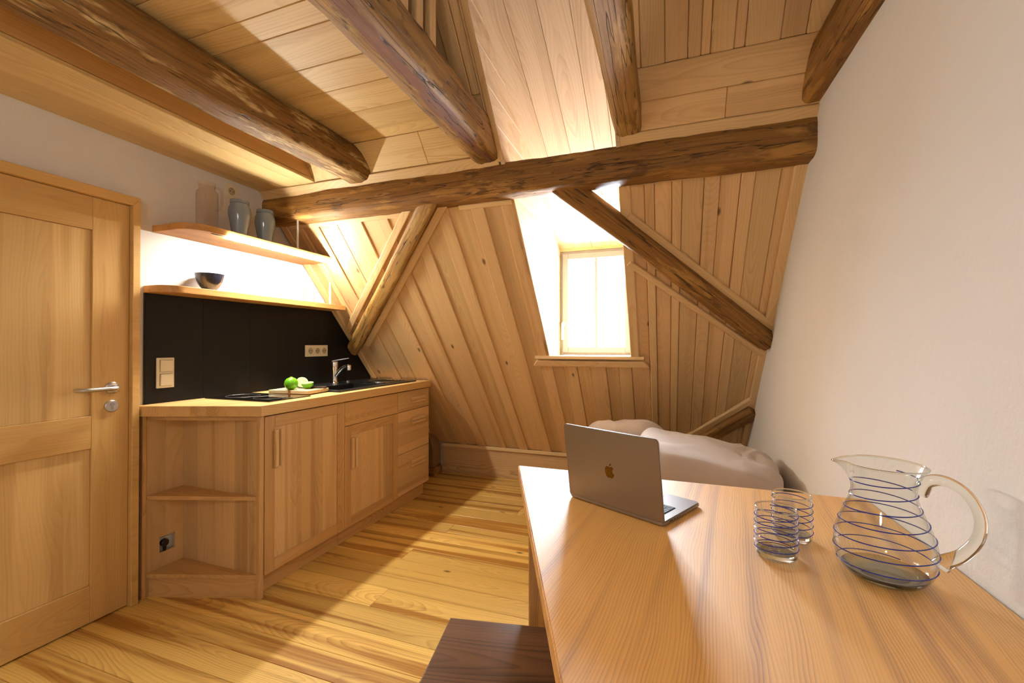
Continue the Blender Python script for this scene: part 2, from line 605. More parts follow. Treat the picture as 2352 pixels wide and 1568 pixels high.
M_BOWL = simple('dark_blue_glaze', (34, 38, 54), 0.15, var=0.35, scale=12, coat=0.6)
M_LIME = simple('lime_peel', (104, 176, 20), 0.35, var=0.18, scale=90, bump=0.25)
M_LIMEF = simple('lime_flesh', (206, 232, 140), 0.4, var=0.12, scale=120)
M_LIMEP = simple('lime_pith', (232, 240, 200), 0.5, var=0.03)
M_BOARD = wood('cutting_board_wood', (236, 208, 164), (206, 166, 116), 0.5, freq=90, contrast=0.4, tone=0.05, knots=False)
M_STRAP = simple('leather_strap', (150, 104, 56), 0.6)
M_KNIFE = simple('knife_handle', (58, 34, 24), 0.4)
M_WINW = simple('window_paint', (156, 156, 150), 0.4, var=0.02)
M_WHITE = simple('white_enamel', (238, 238, 236), 0.35, var=0.01)
M_STONE = plaster('stub_plaster', (150, 120, 86), 0.6, 40)
M_DARK = simple('dark_gap', (16, 11, 8), 0.9)
M_THREAD = simple('cobalt_glass_thread', (28, 44, 150), 0.12, var=0.15, scale=60, coat=0.5)
M_PANE = thin_glass('window_glass', (0.98, 0.99, 1.0))
M_GLASS = thin_glass('clear_glass', (0.965, 0.975, 0.965), 0.01, 1.5)
M_GLASSP = thin_glass('pink_ribbed_glass', (0.965, 0.935, 0.91), 0.03, 1.5)
M_GSOLID = solid_glass('thick_glass', (0.93, 0.94, 0.88))
M_GBASE = solid_glass('bottle_green_glass', (0.72, 0.70, 0.54))
M_LED = emitter('led_diffuser', (1.0, 0.95, 0.82), LED_STRENGTH)
M_FILL = emitter('added_fill_globe', (1.0, 0.88, 0.74), FILL_STRENGTH)  # glow of the added fill lamp, out of view

# ------------------------------------------------------------------ layout numbers (metres)
XL = -2.337                      # left wall face
SLOPE = 0.845                    # roof slope angle (rad)
SS, CS = math.sin(SLOPE), math.cos(SLOPE)
SY, SZ = 3.615, 0.278            # foot of the roof slope
ES = Vector((0, -CS, SS))        # up the slope
NS = Vector((0, -SS, -CS))       # out of the slope into the room
DXL, DXR = -0.745, -0.208        # dormer opening
WY = 3.20                        # window plane
ZT = 0.905                       # worktop top
CEIL = 2.25
SOFF = 2.127
XS = -1.905                      # soffit edge
TOPZ = 3.0
YB = -1.75                       # back wall


def xr(y, z):                    # right wall leans a little
    return 0.558 - 0.0085 * (y - 1) + 0.012 * (z - 0.74)


def t_of_z(z):
    return (z - SZ) / SS


def sp(x, t, off=0.0):
    return Vector((x, SY - t * CS, SZ + t * SS)) + NS * off


def slope_board(name, x0, x1, t0, t1, d0, d1, mat, parent, bevel=0.003):
    c = sp((x0 + x1) / 2, (t0 + t1) / 2, (d0 + d1) / 2)
    M = basis(ES, NS.cross(ES), NS, c)
    return slab(name, (t1 - t0, x1 - x0, d1 - d0), M, mat, parent, bevel)


def slope_cross(name, x0, x1, t0, t1, d0, d1, mat, parent, bevel=0.003):
    """board lying across the slope (grain along x)"""
    c = sp((x0 + x1) / 2, (t0 + t1) / 2, (d0 + d1) / 2)
    M = basis(Vector((1, 0, 0)), ES, Vector((1, 0, 0)).cross(ES), c)
    return slab(name, (x1 - x0, t1 - t0, d1 - d0), M, mat, parent, bevel)


# ------------------------------------------------------------------ floor
floor = setting('floor')
box('subfloor', (-2.5, YB - 0.1, -0.12), (0.75, 3.9, -0.022), M_DARK, floor, bevel=0)
y = YB
k = 0
rf = random.Random(21)
while y < 3.66:
    w = rf.choice((0.118, 0.132, 0.145, 0.15))
    y1 = min(y + w, 3.66)
    joint = [-2.36, 0.60]
    if k % 3 == 1:
        joint.insert(1, rf.uniform(-1.5, 0.0))
    for a, b in zip(joint[:-1], joint[1:]):
        box('plank', (a + 0.0006, y + 0.0006, -0.022), (b - 0.0006, y1 - 0.0006, 0.0), M_FLOOR, floor, 'x', 0.0012)
    y = y1
    k += 1

# ------------------------------------------------------------------ walls
wall_left = setting('wall_left')
SLB = (3.0 - 0.0)  # helper polygon below the roof line
poly = [(YB - 0.1, -0.1), (3.9, -0.1), (3.9, TOPZ + 0.1), (YB - 0.1, TOPZ + 0.1)]
# keep under the roof plane (a little beyond it): (y - SY)*SS + (z - SZ)*CS <= 0.05
poly = clip(poly, SS, CS, SY * SS + SZ * CS + 0.05)
Mx = basis((0, 1, 0), (0, 0, 1), (1, 0, 0))
prism('plaster', poly, XL - 0.12, XL, M_WALL2, wall_left, Mx)

wall_right = setting('wall_right')
bm = bmesh.new()
ny_, nz_ = 24, 14
grid = [[None] * (nz_ + 1) for _ in range(ny_ + 1)]
for i in range(ny_ + 1):
    for j in range(nz_ + 1):
        yy = YB - 0.1 + (3.9 - YB + 0.1) * i / ny_
        zz = -0.1 + (TOPZ + 0.2) * j / nz_
        wv = 0.004 * noise.noise(Vector((yy * 1.3, zz * 1.6, 3.1)))
        grid[i][j] = bm.verts.new((xr(yy, zz) + wv, yy, zz))
fs = []
for i in range(ny_):
    for j in range(nz_):
        fs.append(bm.faces.new([grid[i][j], grid[i + 1][j], grid[i + 1][j + 1], grid[i][j + 1]]))
ext = bmesh.ops.extrude_face_region(bm, geom=fs)
for v in [g for g in ext['geom'] if isinstance(g, bmesh.types.BMVert)]:
    v.co.x = 0.72
from_bm('plaster', bm, M_WALL, wall_right, None, True, 0.6)

wall_back = setting('wall_back')
box('plaster', (XL - 0.12, YB - 0.12, -0.1), (0.75, YB, TOPZ + 0.1), M_WALL2, wall_back, bevel=0)

# ------------------------------------------------------------------ roof slope (far wall) with its boards
wall_far = setting('wall_far')
T_SILL = t_of_z(1.08)
T_TOP = t_of_z(2.743)
TMAX = 3.75
BK0, BK1 = -0.09, -0.022
for nm, x0, x1, t0, t1 in (('backing', -2.46, DXL - 0.02, -0.05, TMAX), ('backing', DXR + 0.02, 0.70, -0.05, TMAX),
                           ('backing', DXL - 0.02, DXR + 0.02, -0.05, t_of_z(0.98)), ('backing', DXL - 0.02, DXR + 0.02, T_TOP + 0.03, TMAX)):
    slope_board(nm, x0, x1, t0, t1, BK0, BK1, M_DARK, wall_far, 0)
T_BAND = t_of_z(2.075)
T_BEAM = t_of_z(1.99)
rs = random.Random(3)
# (edges along x) -> boards; narrow ones stand proud
edges = [XL, -2.270, -2.120, -2.045, -1.905, -1.783, -1.722, -1.600, -1.535, -1.400, -1.335, -1.205, -1.135, -0.990, -0.925, -0.814, DXL]
for i, (a, b) in enumerate(zip(edges[:-1], edges[1:])):
    pr = 0.012 if (b - a) < 0.09 and a > -2.3 else 0.0
    lap = 0.006 if pr else 0.0
    slope_board('board', a - lap + 0.0006, b + lap - 0.0006, 0.0, T_BAND, -0.02 + (0.019 if pr else 0), 0.0 + pr, M_SLOPE, wall_far)
edges = [DXL, -0.660, -0.570, -0.479, -0.374, -0.290, DXR]
for i, (a, b) in enumerate(zip(edges[:-1], edges[1:])):
    pr = 0.010 if i % 2 == 1 else 0.0
    slope_board('board', a + 0.0006, b - 0.0006, 0.0, T_SILL, -0.02, pr, M_SLOPE, wall_far)
edges = [DXR, -0.092, -0.048, 0.032, 0.075, 0.170, 0.235, 0.320, 0.375, 0.475, 0.59]
for i, (a, b) in enumerate(zip(edges[:-1], edges[1:])):
    pr = 0.011 if (b - a) < 0.068 else 0.0
    slope_board('board', a + 0.0006, b - 0.0006, 0.0, T_BAND, -0.02, pr, M_SLOPE, wall_far)
# cross boards above the purlin
T_STRIP, T_RB = t_of_z(2.126), t_of_z(2.307)
slope_cross('board', -0.205, 0.59, T_BAND, T_STRIP, -0.02, 0.010, M_TRIM, wall_far)
slope_cross('board', -0.205, 0.235, T_STRIP, t_of_z(2.213), -0.02, 0.0, M_SLOPE, wall_far)
slope_cross('board', 0.236, 0.59, T_STRIP, t_of_z(2.213), -0.02, 0.0, M_SLOPE, wall_far)
slope_cross('board', -0.205, 0.59, t_of_z(2.214), T_RB, -0.02, 0.004, M_SLOPE, wall_far)
slope_cross('board', XL, DXL - 0.03, T_BAND, t_of_z(2.128), -0.02, 0.010, M_TRIM, wall_far)
slope_cross('board', XL, -1.16, t_of_z(2.129), t_of_z(2.25), -0.02, 0.0, M_CEIL, wall_far)
slope_cross('board', -1.159, DXL - 0.03, t_of_z(2.129), t_of_z(2.25), -0.02, 0.0, M_CEIL, wall_far)
slope_cross('board', -1.5, DXL - 0.03, t_of_z(2.251), t_of_z(2.327), -0.02, 0.0, M_SLOPE, wall_far)
edges = [-0.205, -0.09, 0.001, 0.085, 0.132, 0.166, 0.247, 0.284, 0.400, 0.481, 0.590]
for i, (a, b) in enumerate(zip(edges[:-1], edges[1:])):
    slope_board('board', a + 0.0006, b - 0.0006, T_RB + 0.001, TMAX, -0.02, 0.0 + 0.004 * (i % 2), M_SLOPE, wall_far)
edges = [-1.40, -1.29, -1.18, -1.07, -0.97, -0.90, -0.830, -0.788, DXL]
for i, (a, b) in enumerate(zip(edges[:-1], edges[1:])):
    lo = t_of_z(2.328) if b < -0.76 else t_of_z(2.129)
    slope_board('board', a + 0.0006, b - 0.0006, lo, TMAX, -0.02, 0.0 + 0.008 * (i % 2), M_SLOPE, wall_far)
slope_board('board', DXL, DXR, T_TOP + 0.03, TMAX, -0.02, 0.0, M_SLOPE, wall_far)
# foot wall behind the baseboard
box('foot_wall', (XL - 0.1, SY + 0.02, -0.1), (0.75, SY + 0.14, 0.55), M_WALL2, wall_far, bevel=0)

# ------------------------------------------------------------------ dormer (cheeks, ceiling, window)
DC0, DSL = 1.900, 0.487          # dormer ceiling height at the window, rise towards the room


def dz(y):
    return DC0 + DSL * (WY - y)


trim_1 = setting('trim_1')       # dormer lining
thD = math.atan(DSL)
EC = Vector((0, -math.cos(thD), math.sin(thD)))
NC = Vector((0, -math.sin(thD), -math.cos(thD)))
yd = 1.44
lenD = (WY + 0.12 - yd) / math.cos(thD)
xs = [DXL - 0.02, -0.640, -0.505, -0.370, -0.270, DXR + 0.02]
for a, b in zip(xs[:-1], xs[1:]):
    c = Vector(((a + b) / 2, WY + 0.12, dz(WY + 0.12))) + EC * lenD / 2 - NC * 0.009
    slab('board', (lenD, b - a - 0.0012, 0.018), basis(EC, NC.cross(EC), NC, c), M_DORM, trim_1, 0.0025)
c = Vector(((DXL + DXR) / 2, WY + 0.12, dz(WY + 0.12))) + EC * lenD / 2 - NC * 0.045
slab('dormer_roof', (lenD + 0.1, DXR - DXL + 0.2, 0.05), basis(EC, NC.cross(EC), NC, c), M_DARK, trim_1, 0)
for side, xa, xb in ((-1, DXL - 0.02, DXL), (1, DXR, DXR + 0.02)):
    z = 1.10
    hh = 0.125
    while z < 2.8:
        poly = [(1.3, z + 0.0006), (WY + 0.12, z + 0.0006), (WY + 0.12, z + hh - 0.0006), (1.3, z + hh - 0.0006)]
        poly = clip(poly, -SS, -CS, -(SY * SS + SZ * CS) + 0.012)      # behind the roof plane
        poly = clip(poly, DSL, 1.0, DC0 + DSL * WY)                    # below the dormer ceiling
        if len(poly) > 2:
            cy = sum(p[0] for p in poly) / len(poly)
            cz = sum(p[1] for p in poly) / len(poly)
            pl = [(p[0] - cy, p[1] - cz) for p in poly]
            prism('board', pl, xa, xb, M_DORM, trim_1, basis((0, 1, 0), (0, 0, 1), (1, 0, 0), (0, cy, cz)), 0.0015)
        z += hh
    poly = [(1.3, 1.0), (WY + 0.14, 1.0), (WY + 0.14, 2.9), (1.3, 2.9)]
    poly = clip(poly, -SS, -CS, -(SY * SS + SZ * CS) - 0.02)
    poly = clip(poly, DSL, 1.0, DC0 + DSL * WY + 0.05)
    x0 = xa - 0.05 if side < 0 else xb
    prism('cheek_wall', poly, x0, x0 + 0.05, M_DARK, trim_1, Mx)
box('ceiling_strip', (DXL, WY - 0.018, 1.888), (DXR, WY + 0.004, 1.915), M_TRIM, trim_1, 'x')

window_1 = setting('window_1', (-0.476, WY, 1.11))
ZW0, ZW1 = 1.112, 1.888


def frame_mesh(name, x0, x1, z0, z1, w, y0, y1, mat, parent, bev=0.003):
    bm = bmesh.new()
    for lo, hi in (((x0, y0, z0), (x0 + w, y1, z1)), ((x1 - w, y0, z0), (x1, y1, z1)), ((x0 + w, y0, z0), (x1 - w, y1, z0 + w)), ((x0 + w, y0, z1 - w), (x1 - w, y1, z1))):
        bm_box(bm, lo, hi)
    bmesh.ops.bevel(bm, geom=bm.edges[:], offset=bev, segments=1, affect='EDGES')
    return from_bm(name, bm, mat, parent)


frame_mesh('frame', DXL, DXR, ZW0, ZW1, 0.022, WY - 0.004, WY + 0.09, M_WINW, window_1)
frame_mesh('sash', DXL + 0.018, DXR - 0.018, ZW0 + 0.018, ZW1 - 0.018, 0.044, WY - 0.016, WY + 0.05, M_WINW, window_1)
box('mullion', (-0.487, WY - 0.006, ZW0 + 0.06), (-0.467, WY + 0.045, ZW1 - 0.06), M_WINW, window_1, 'z')
box('pane', (DXL + 0.06, WY + 0.012, ZW0 + 0.06), (-0.485, WY + 0.018, ZW1 - 0.06), M_PANE, window_1, bevel=0)
box('pane', (-0.469, WY + 0.012, ZW0 + 0.06), (DXR - 0.06, WY + 0.018, ZW1 - 0.06), M_PANE, window_1, bevel=0)
hd = tube('handle', spline([(0, 0, 0), (0, -0.03, 0), (0, -0.04, -0.02), (0, -0.04, -0.10), (0, -0.038, -0.118)], 5), 0.009, M_WHITE, window_1, Matrix.Translation((-0.718, WY - 0.012, 1.345)))
lathe('rosette', [(0, 0), (0.017, 0), (0.017, 0.006), (0.012, 0.009), (0, 0.009)], M_WHITE, hd, basis((1, 0, 0), (0, 0, 1), (0, -1, 0), (-0.718, WY - 0.014, 1.345)), 20)
box('outer_sill', (DXL - 0.02, WY + 0.02, 1.05), (DXR + 0.02, WY + 0.16, 1.10), M_WINW, window_1, 'x')

trim_2 = setting('trim_2')       # window board
box('sill_board', (DXL - 0.001, 2.86, 1.092), (DXR + 0.001, WY + 0.03, 1.111), M_DORM, trim_2, 'x')
box('sill_nosing', (-0.842, 2.845, 1.092), (-0.125, 2.905, 1.115), M_TRIM, trim_2, 'x', 0.003)
cA = sp(0, t_of_z(1.078), 0)
prism('apron', [(-0.868, -0.024), (-0.095, -0.024), (-0.130, 0.026), (-0.833, 0.026)], 0.0, 0.03, M_TRIM, trim_2,
      basis(Vector((1, 0, 0)), ES, Vector((1, 0, 0)).cross(ES), cA) if Vector((1, 0, 0)).cross(ES).dot(NS) > 0 else basis(Vector((1, 0, 0)), ES, NS, cA), 0.002)

# ------------------------------------------------------------------ mouldings on the slope
trim_3 = setting('trim_3')


def slope_strip(name, pa, pb, w, d, mat, parent, d0=0.0):
    """straight moulding between (x, z) points on the slope"""
    a, b = sp(pa[0], t_of_z(pa[1]), d0 + d / 2), sp(pb[0], t_of_z(pb[1]), d0 + d / 2)
    ex = (b - a).normalized()
    M = basis(ex, NS.cross(ex), NS, (a + b) / 2)
    return slab(name, ((b - a).length, w, d), M, mat, parent, 0.004)


slope_strip('strip', (-1.345, 1.985), (-2.290, 1.300), 0.044, 0.030, M_TRIM, trim_3)      # upper side of left brace
slope_strip('strip', (-1.105, 1.995), (-2.180, 1.195), 0.046, 0.026, M_TRIM, trim_3)      # lower side of left brace
slope_strip('strip', (-0.175, 1.842), (0.560, 1.292), 0.040, 0.026, M_TRIM, trim_3)       # upper side of right brace
slope_strip('strip', (-0.185, 1.640), (0.535, 1.142), 0.036, 0.026, M_TRIM, trim_3)       # lower side of right brace
slope_strip('strip', (0.080, 0.470), (0.520, 0.850), 0.044, 0.026, M_TRIM, trim_3)        # above low brace
slope_strip('strip', (-0.182, 1.115), (-0.182, 1.985), 0.052, 0.020, M_TRIM, trim_3)      # dormer right edge
slope_strip('strip', (-0.070, 0.28), (-0.070, 1.560), 0.040, 0.022, M_TRIM, trim_3)
slope_strip('strip', (0.525, 0.30), (0.545, 1.985), 0.055, 0.022, M_TRIM, trim_3)         # along the right wall
slope_strip('strip', (-2.300, 0.92), (-2.300, 1.985), 0.050, 0.018, M_TRIM, trim_3)       # along the left wall
slope_strip('strip', (-2.180, 1.35), (-2.180, 1.985), 0.040, 0.018, M_TRIM, trim_3)
slope_strip('strip', (-0.15, 1.962), (0.56, 1.962), 0.030, 0.018, M_TRIM, trim_3)         # under the purlin
slope_strip('strip', (-2.26, 1.945), (-1.36, 1.945), 0.030, 0.018, M_TRIM, trim_3)
slope_strip('strip', (-1.06, 1.945), (DXL - 0.01, 1.945), 0.030, 0.018, M_TRIM, trim_3)
slope_strip('strip', (DXL - 0.016, 2.10), (DXL - 0.016, 2.95), 0.030, 0.014, M_TRIM, trim_3)

baseboard_far = setting('baseboard_far')
box('board', (-1.965, SY - 0.004, 0.0), (0.57, SY + 0.020, 0.246), M_BASE, baseboard_far, 'x2', 0.002)
box('cap', (-1.965, SY - 0.024, 0.247), (0.57, SY + 0.020, 0.276), M_TRIM, baseboard_far, 'x2', 0.003)

# ------------------------------------------------------------------ ceiling
ceiling = setting('ceiling')
box('upper_ceiling', (XL - 0.1, YB - 0.1, TOPZ), (0.75, 1.75, TOPZ + 0.1), M_WALL2, ceiling, bevel=0)
box('deck', (XL - 0.05, YB - 0.05, CEIL + 0.02), (-0.86, 1.84, CEIL + 0.05), M_DARK, ceiling, bevel=0)
y = 1.862
k = 0
while y > YB:
    w = (0.092, 0.158, 0.165, 0.150, 0.17)[k % 5]
    box('board', (XS - 0.02, max(y - w, YB) + 0.0007, CEIL), (-0.84, y - 0.0007, CEIL + 0.02), M_CEIL, ceiling, 'x', 0.0022)
    y -= w
    k += 1
for a, b in ((XL, -2.135), (-2.135, -1.993), (-1.993, XS)):
    box('soffit_board', (a + 0.0007, YB, SOFF), (b - 0.0007, 1.985, SOFF + 0.018), M_CEIL, ceiling, 'y', 0.002)
prism('soffit_face', [(YB, SOFF + 0.019), (1.952, SOFF + 0.019), (1.862, CEIL), (YB, CEIL)], XS - 0.018, XS, M_CABR, ceiling, Mx)

# ------------------------------------------------------------------ old timbers


def timber(name, p0, p1, w, h, mat, label, seed, up=(0, 0, 1), wav=0.010, nseg=40, npr=32, expo=3.2, taper=1.0, sag=0.0, cat='beam', group=None):
    rr = random.Random(seed)
    p0, p1 = Vector(p0), Vector(p1)
    ex = (p1 - p0).normalized()
    ez = Vector(up)
    ez = (ez - ex * ez.dot(ex)).normalized()
    ey = ez.cross(ex)
    Lg = (p1 - p0).length
    bm = bmesh.new()
    rings = []
    s0 = rr.uniform(0, 50)
    for i in range(nseg + 1):
        x = Lg * i / nseg
        cy = wav * 1.6 * noise.noise(Vector((x * 1.4, s0, 0)))
        cz = wav * 1.2 * noise.noise(Vector((x * 1.2, s0, 7))) - sag * math.sin(math.pi * i / nseg)
        tp = 1 + (taper - 1) * i / nseg
        ring = []
        for k in range(npr):
            a = 2 * math.pi * k / npr
            ca, sa = math.cos(a), math.sin(a)
            r = 1.0 / ((abs(ca) ** expo + abs(sa) ** expo) ** (1 / expo))
            d = 1 + (wav * 8) * noise.noise(Vector((x * 2.6, s0 + ca * 1.4, sa * 1.4))) * 0.7 + (wav * 4.5) * noise.noise(Vector((x * 9, s0 + ca * 3, sa * 3))) + (wav * 2.0) * noise.noise(Vector((x * 30, s0 + ca * 7, sa * 7)))
            ring.append(bm.verts.new((x, cy + ca * r * d * w / 2 * tp, cz + sa * r * d * h / 2 * tp)))
        rings.append(ring)
    for a, b in zip(rings[:-1], rings[1:]):
        for k in range(npr):
            bm.faces.new([a[k], a[(k + 1) % npr], b[(k + 1) % npr], b[k]])
    bm.faces.new(rings[0][::-1])
    bm.faces.new(rings[-1])
    o = from_bm(name, bm, mat, None, basis(ex, ey, ez, p0), True, 0.9)
    return tag(o, label, cat, group)


timber('purlin_beam', (XL - 0.002, 2.072, 2.016), (0.566, 2.072, 2.020), 0.150, 0.152, M_OLD, 'long horizontal old timber purlin crossing the room below the ceiling', 1, wav=0.010, nseg=90, taper=1.05, expo=5)
timber('ceiling_joist', (-1.625, YB, 2.178), (-1.615, 2.045, 2.172), 0.200, 0.170, M_OLD2, 'round bark-patched log joist under the kitchen-side ceiling', 2, wav=0.014, expo=2.6, nseg=80)
timber('ceiling_joist', (-0.845, YB, 2.190), (-0.836, 2.050, 2.180), 0.140, 0.170, M_OLDP, 'dark squared joist with reddish paint stripe beside the dormer slats', 3, wav=0.011, expo=5, nseg=80)
timber('ceiling_joist', (-0.170, YB, 2.200), (-0.150, 2.050, 2.188), 0.122, 0.155, M_OLD3, 'bare weathered joist between the dormer and the right-hand boarding', 4, wav=0.009, expo=5, nseg=80, taper=0.95)
timber('ceiling_joist', (0.580, YB, 2.232), (0.556, 2.02, 2.212), 0.110, 0.165, M_OLD, 'dark joist running along the top of the white right wall', 5, wav=0.008, expo=5, nseg=80)
timber('diagonal_brace', sp(-1.165, t_of_z(2.025), 0.026), sp(-2.332, t_of_z(1.165), 0.026), 0.096, 0.080, M_OLD3, 'diagonal timber brace rising from the sink corner to the purlin', 6, up=NS, wav=0.007, expo=5, nseg=60)
timber('diagonal_brace', sp(-0.525, t_of_z(2.035), 0.030), sp(0.553, t_of_z(1.225), 0.030), 0.104, 0.085, M_OLD, 'diagonal timber brace crossing in front of the dormer window', 7, up=NS, wav=0.007, expo=5, nseg=60)
timber('diagonal_brace', sp(-0.05, t_of_z(0.280), 0.025), sp(0.545, t_of_z(0.785), 0.025), 0.100, 0.080, M_OLD, 'low timber brace behind the beige cushions by the right wall', 8, up=NS, wav=0.007, expo=5, nseg=50)

# slats standing on the joist (loft balustrade)
for i, ys in enumerate((0.98, 1.075, 1.170, 1.267, 1.365, 1.459)):
    s = box('loft_slat', (-0.862, ys - 0.022, 2.27), (-0.838, ys + 0.022, 2.98), M_TRIM, None, 'z', 0.002)
    tag(s, ('sixth', 'fifth', 'fourth', 'third', 'second', 'first')[i] + ' upright loft balustrade slat from the roof slope, above the striped joist', 'slat', 'loft balustrade slats')

# ------------------------------------------------------------------ door
door_1 = setting('door_1', (XL, 0.85, 0))
DY1 = 1.282
DY0 = 0.42
DX = -2.312
ZD = 1.826
prism('casing', [(DY1, 0.0), (DY1 + 0.030, 0.0), (DY1 + 0.030, ZD + 0.040), (DY1, ZD)], XL, -2.288, M_DOORR, door_1, Mx, 0.002)
prism('casing', [(DY0 - 0.03, ZD + 0.040), (DY0, ZD), (DY1, ZD), (DY1 + 0.030, ZD + 0.040)], XL, -2.288, M_DOORR, door_1, Mx, 0.002)
prism('casing', [(DY0 - 0.03, 0.0), (DY0, 0.0), (DY0, ZD), (DY0 - 0.03, ZD + 0.040)], XL, -2.288, M_DOORR, door_1, Mx, 0.002)
SW = 0.136
box('stile', (XL, DY1 - SW, 0.006), (DX, DY1 - 0.001, ZD - 0.002), M_DOORR, door_1, 'z', 0.0015)
box('stile', (XL, DY0 + 0.001, 0.006), (DX, DY0 + SW, ZD - 0.002), M_DOORR, door_1, 'z', 0.0015)
for z0, z1 in ((0.006, 0.162), (0.746, 0.886), (1.682, ZD - 0.002)):
    box('rail', (XL, DY0 + SW + 0.0006, z0), (DX, DY1 - SW - 0.0006, z1), M_DOORR, door_1, 'y2', 0.0015)
for z0, z1 in ((0.163, 0.745), (0.887, 1.681)):
    box('panel', (XL, DY0 + SW + 0.0006, z0), (DX - 0.011, DY1 - SW - 0.0006, z1), M_DOOR, door_1, 'z', 0)
hx, hy, hz = DX, 1.217, 1.000
Mr = basis((0, 1, 0), (0, 0, 1), (1, 0, 0), (hx, hy, hz))
hnd = lathe('handle_rosette', [(0, 0), (0.026, 0), (0.026, 0.006), (0.023, 0.009), (0.012, 0.010), (0, 0.010)], M_ALU, door_1, Mr, 32)
lv = spline([(0, 0, 0.008), (0, 0, 0.034), (-0.006, 0, 0.048), (-0.022, 0, 0.053), (-0.06, 0, 0.053), (-0.105, 0, 0.053), (-0.124, 0, 0.047), (-0.131, 0, 0.030), (-0.131, 0, 0.014)], 6)
tube('lever', lv, 0.0095, M_ALU, hnd, Mr, 14)
Mk = basis((0, 1, 0), (0, 0, 1), (1, 0, 0), (hx, 1.215, 0.919))
esc = lathe('escutcheon', [(0, 0), (0.026, 0), (0.026, 0.006), (0.023, 0.009), (0, 0.009)], M_ALU, door_1, Mk, 32)
bm = bmesh.new()
bm_prism(bm, [(0.0085 * math.cos(a), 0.009 + 0.0085 * math.sin(a)) for a in [i * math.pi / 8 for i in range(16)]], 0.009, 0.0125)
bm_prism(bm, [(-0.005, -0.014), (0.005, -0.014), (0.005, 0.006), (-0.005, 0.006)], 0.009, 0.0115)
from_bm('lock_cylinder', bm, M_STEEL, esc, Mk)

# ------------------------------------------------------------------ kitchen units
XF = -1.764      # worktop front
XC = -1.785      # cabinet front faces
ZC = 0.857       # worktop underside
CY = [1.540, 2.083, 2.622, 3.046]
XB = XL + 0.012


def carcass(t, y0, y1, near_panel=True):
    box('side_panel', (XB, y0 + 0.001, 0.095), (XC - 0.021, y0 + 0.018, ZC - 0.001), M_CAB, t, 'z2', 0.001)
    box('side_panel', (XB, y1 - 0.018, 0.095), (XC - 0.021, y1 - 0.001, ZC - 0.001), M_CAB, t, 'z2', 0.001)
    box('bottom_panel', (XB, y0 + 0.019, 0.095), (XC - 0.021, y1 - 0.019, 0.113), M_CAB, t, 'y', 0.001)
    box('plinth', (XC - 0.068, y0 + 0.001, 0.0), (XC - 0.05, y1 - 0.001, 0.094), M_CABR, t, 'y2', 0.001)


def bar_handle(parent, c, length, vertical):
    """wooden lipped pull with a finger groove"""
    bm = bmesh.new()
    a = length / 2
    for lo, hi in (((-a, -0.020, 0.0), (a, -0.006, 0.018)), ((-a, -0.006, 0.0), (a, 0.004, 0.006)), ((-a, 0.004, 0.0), (a, 0.024, 0.013))):
        bm_box(bm, lo, hi)
    bmesh.ops.bevel(bm, geom=bm.edges[:], offset=0.0018, segments=1, affect='EDGES')
    if vertical:
        M = basis((0, 0, 1), (0, 1, 0), (-1, 0, 0), c) @ Matrix.Rotation(math.pi, 4, 'X')
    else:
        M = basis((0, 1, 0), (0, 0, 1), (1, 0, 0), c)
    return from_bm('handle', bm, M_TRIM, parent, M)


def framed_door(t, y0, y1, z0, z1, hy, hz0, hz1):
    fw = 0.058
    d = box('door', (XC - 0.020, y0 + 0.0015, z0), (XC - 0.006, y1 - 0.0015, z1), M_CAB, t, 'z', 0.0008)
    box('stile', (XC - 0.005, y0 + 0.0015, z0), (XC, y0 + fw, z1), M_CABR, d, 'z', 0.0012)
    box('stile', (XC - 0.005, y1 - fw, z0), (XC, y1 - 0.0015, z1), M_CABR, d, 'z', 0.0012)
    box('rail', (XC - 0.005, y0 + fw + 0.0005, z0), (XC, y1 - fw - 0.0005, z0 + fw), M_CABR, d, 'y2', 0.0012)
    box('rail', (XC - 0.005, y0 + fw + 0.0005, z1 - fw), (XC, y1 - fw - 0.0005, z1), M_CABR, d, 'y2', 0.0012)
    bar_handle(d, (XC + 0.0005, hy, (hz0 + hz1) / 2), hz1 - hz0, True)
    return d


# open corner shelf unit
cs = thing('corner_shelf_unit', (-2.15, 1.46, 0), 'open wooden corner shelf unit beside the door with a cut-out socket', 'shelf unit')
PA, PB_, PC = (-2.306, 1.350), (XB + 0.018, 1.520), (-1.800, 1.524)
box('side_panel', (XB + 0.019, 1.521, 0.0), (XC - 0.021, 1.538, ZC - 0.001), M_CAB, cs, 'z2', 0.001)
box('front_post', (XC - 0.020, 1.512, 0.0), (XC, 1.538, ZC - 0.001), M_CABR, cs, 'z2', 0.002)
# back panel on the wall with a hole for the socket
y0, y1, z0, z1 = 1.410, 1.482, 0.182, 0.258
bm = bmesh.new()
for lo, hi in (((XB, 1.352, 0.0), (XB + 0.018, 1.538, z0)), ((XB, 1.352, z1), (XB + 0.018, 1.538, ZC - 0.001)), ((XB, 1.352, z0), (XB + 0.018, y0, z1)), ((XB, y1, z0), (XB + 0.018, 1.538, z1))):
    bm_box(bm, lo, hi)
Mz = basis((0, 0, 1), (0, 1, 0), (-1, 0, 0))
for v in bm.verts:
    v.co = Mz.inverted() @ v.co
from_bm('back_panel', bm, M_CAB, cs, Mz)
box('edge_post', (XB, 1.334, 0.0), (XB + 0.022, 1.351, ZC - 0.001), M_CABR, cs, 'z', 0.002)
for z in (0.112, 0.478, 0.852):
    pts = [(-2.302, 1.352), (-1.806, 1.514), (-1.806, 1.5205), (XB + 0.0185, 1.5205), (XB + 0.0185, 1.352)]
    c0 = (-2.1, 1.46)
    prism('shelf', [(p[0] - c0[0], p[1] - c0[1]) for p in pts], -0.018, 0.0, M_CABR, cs, Matrix.Translation((c0[0], c0[1], z)), 0.001)
bm = bmesh.new()
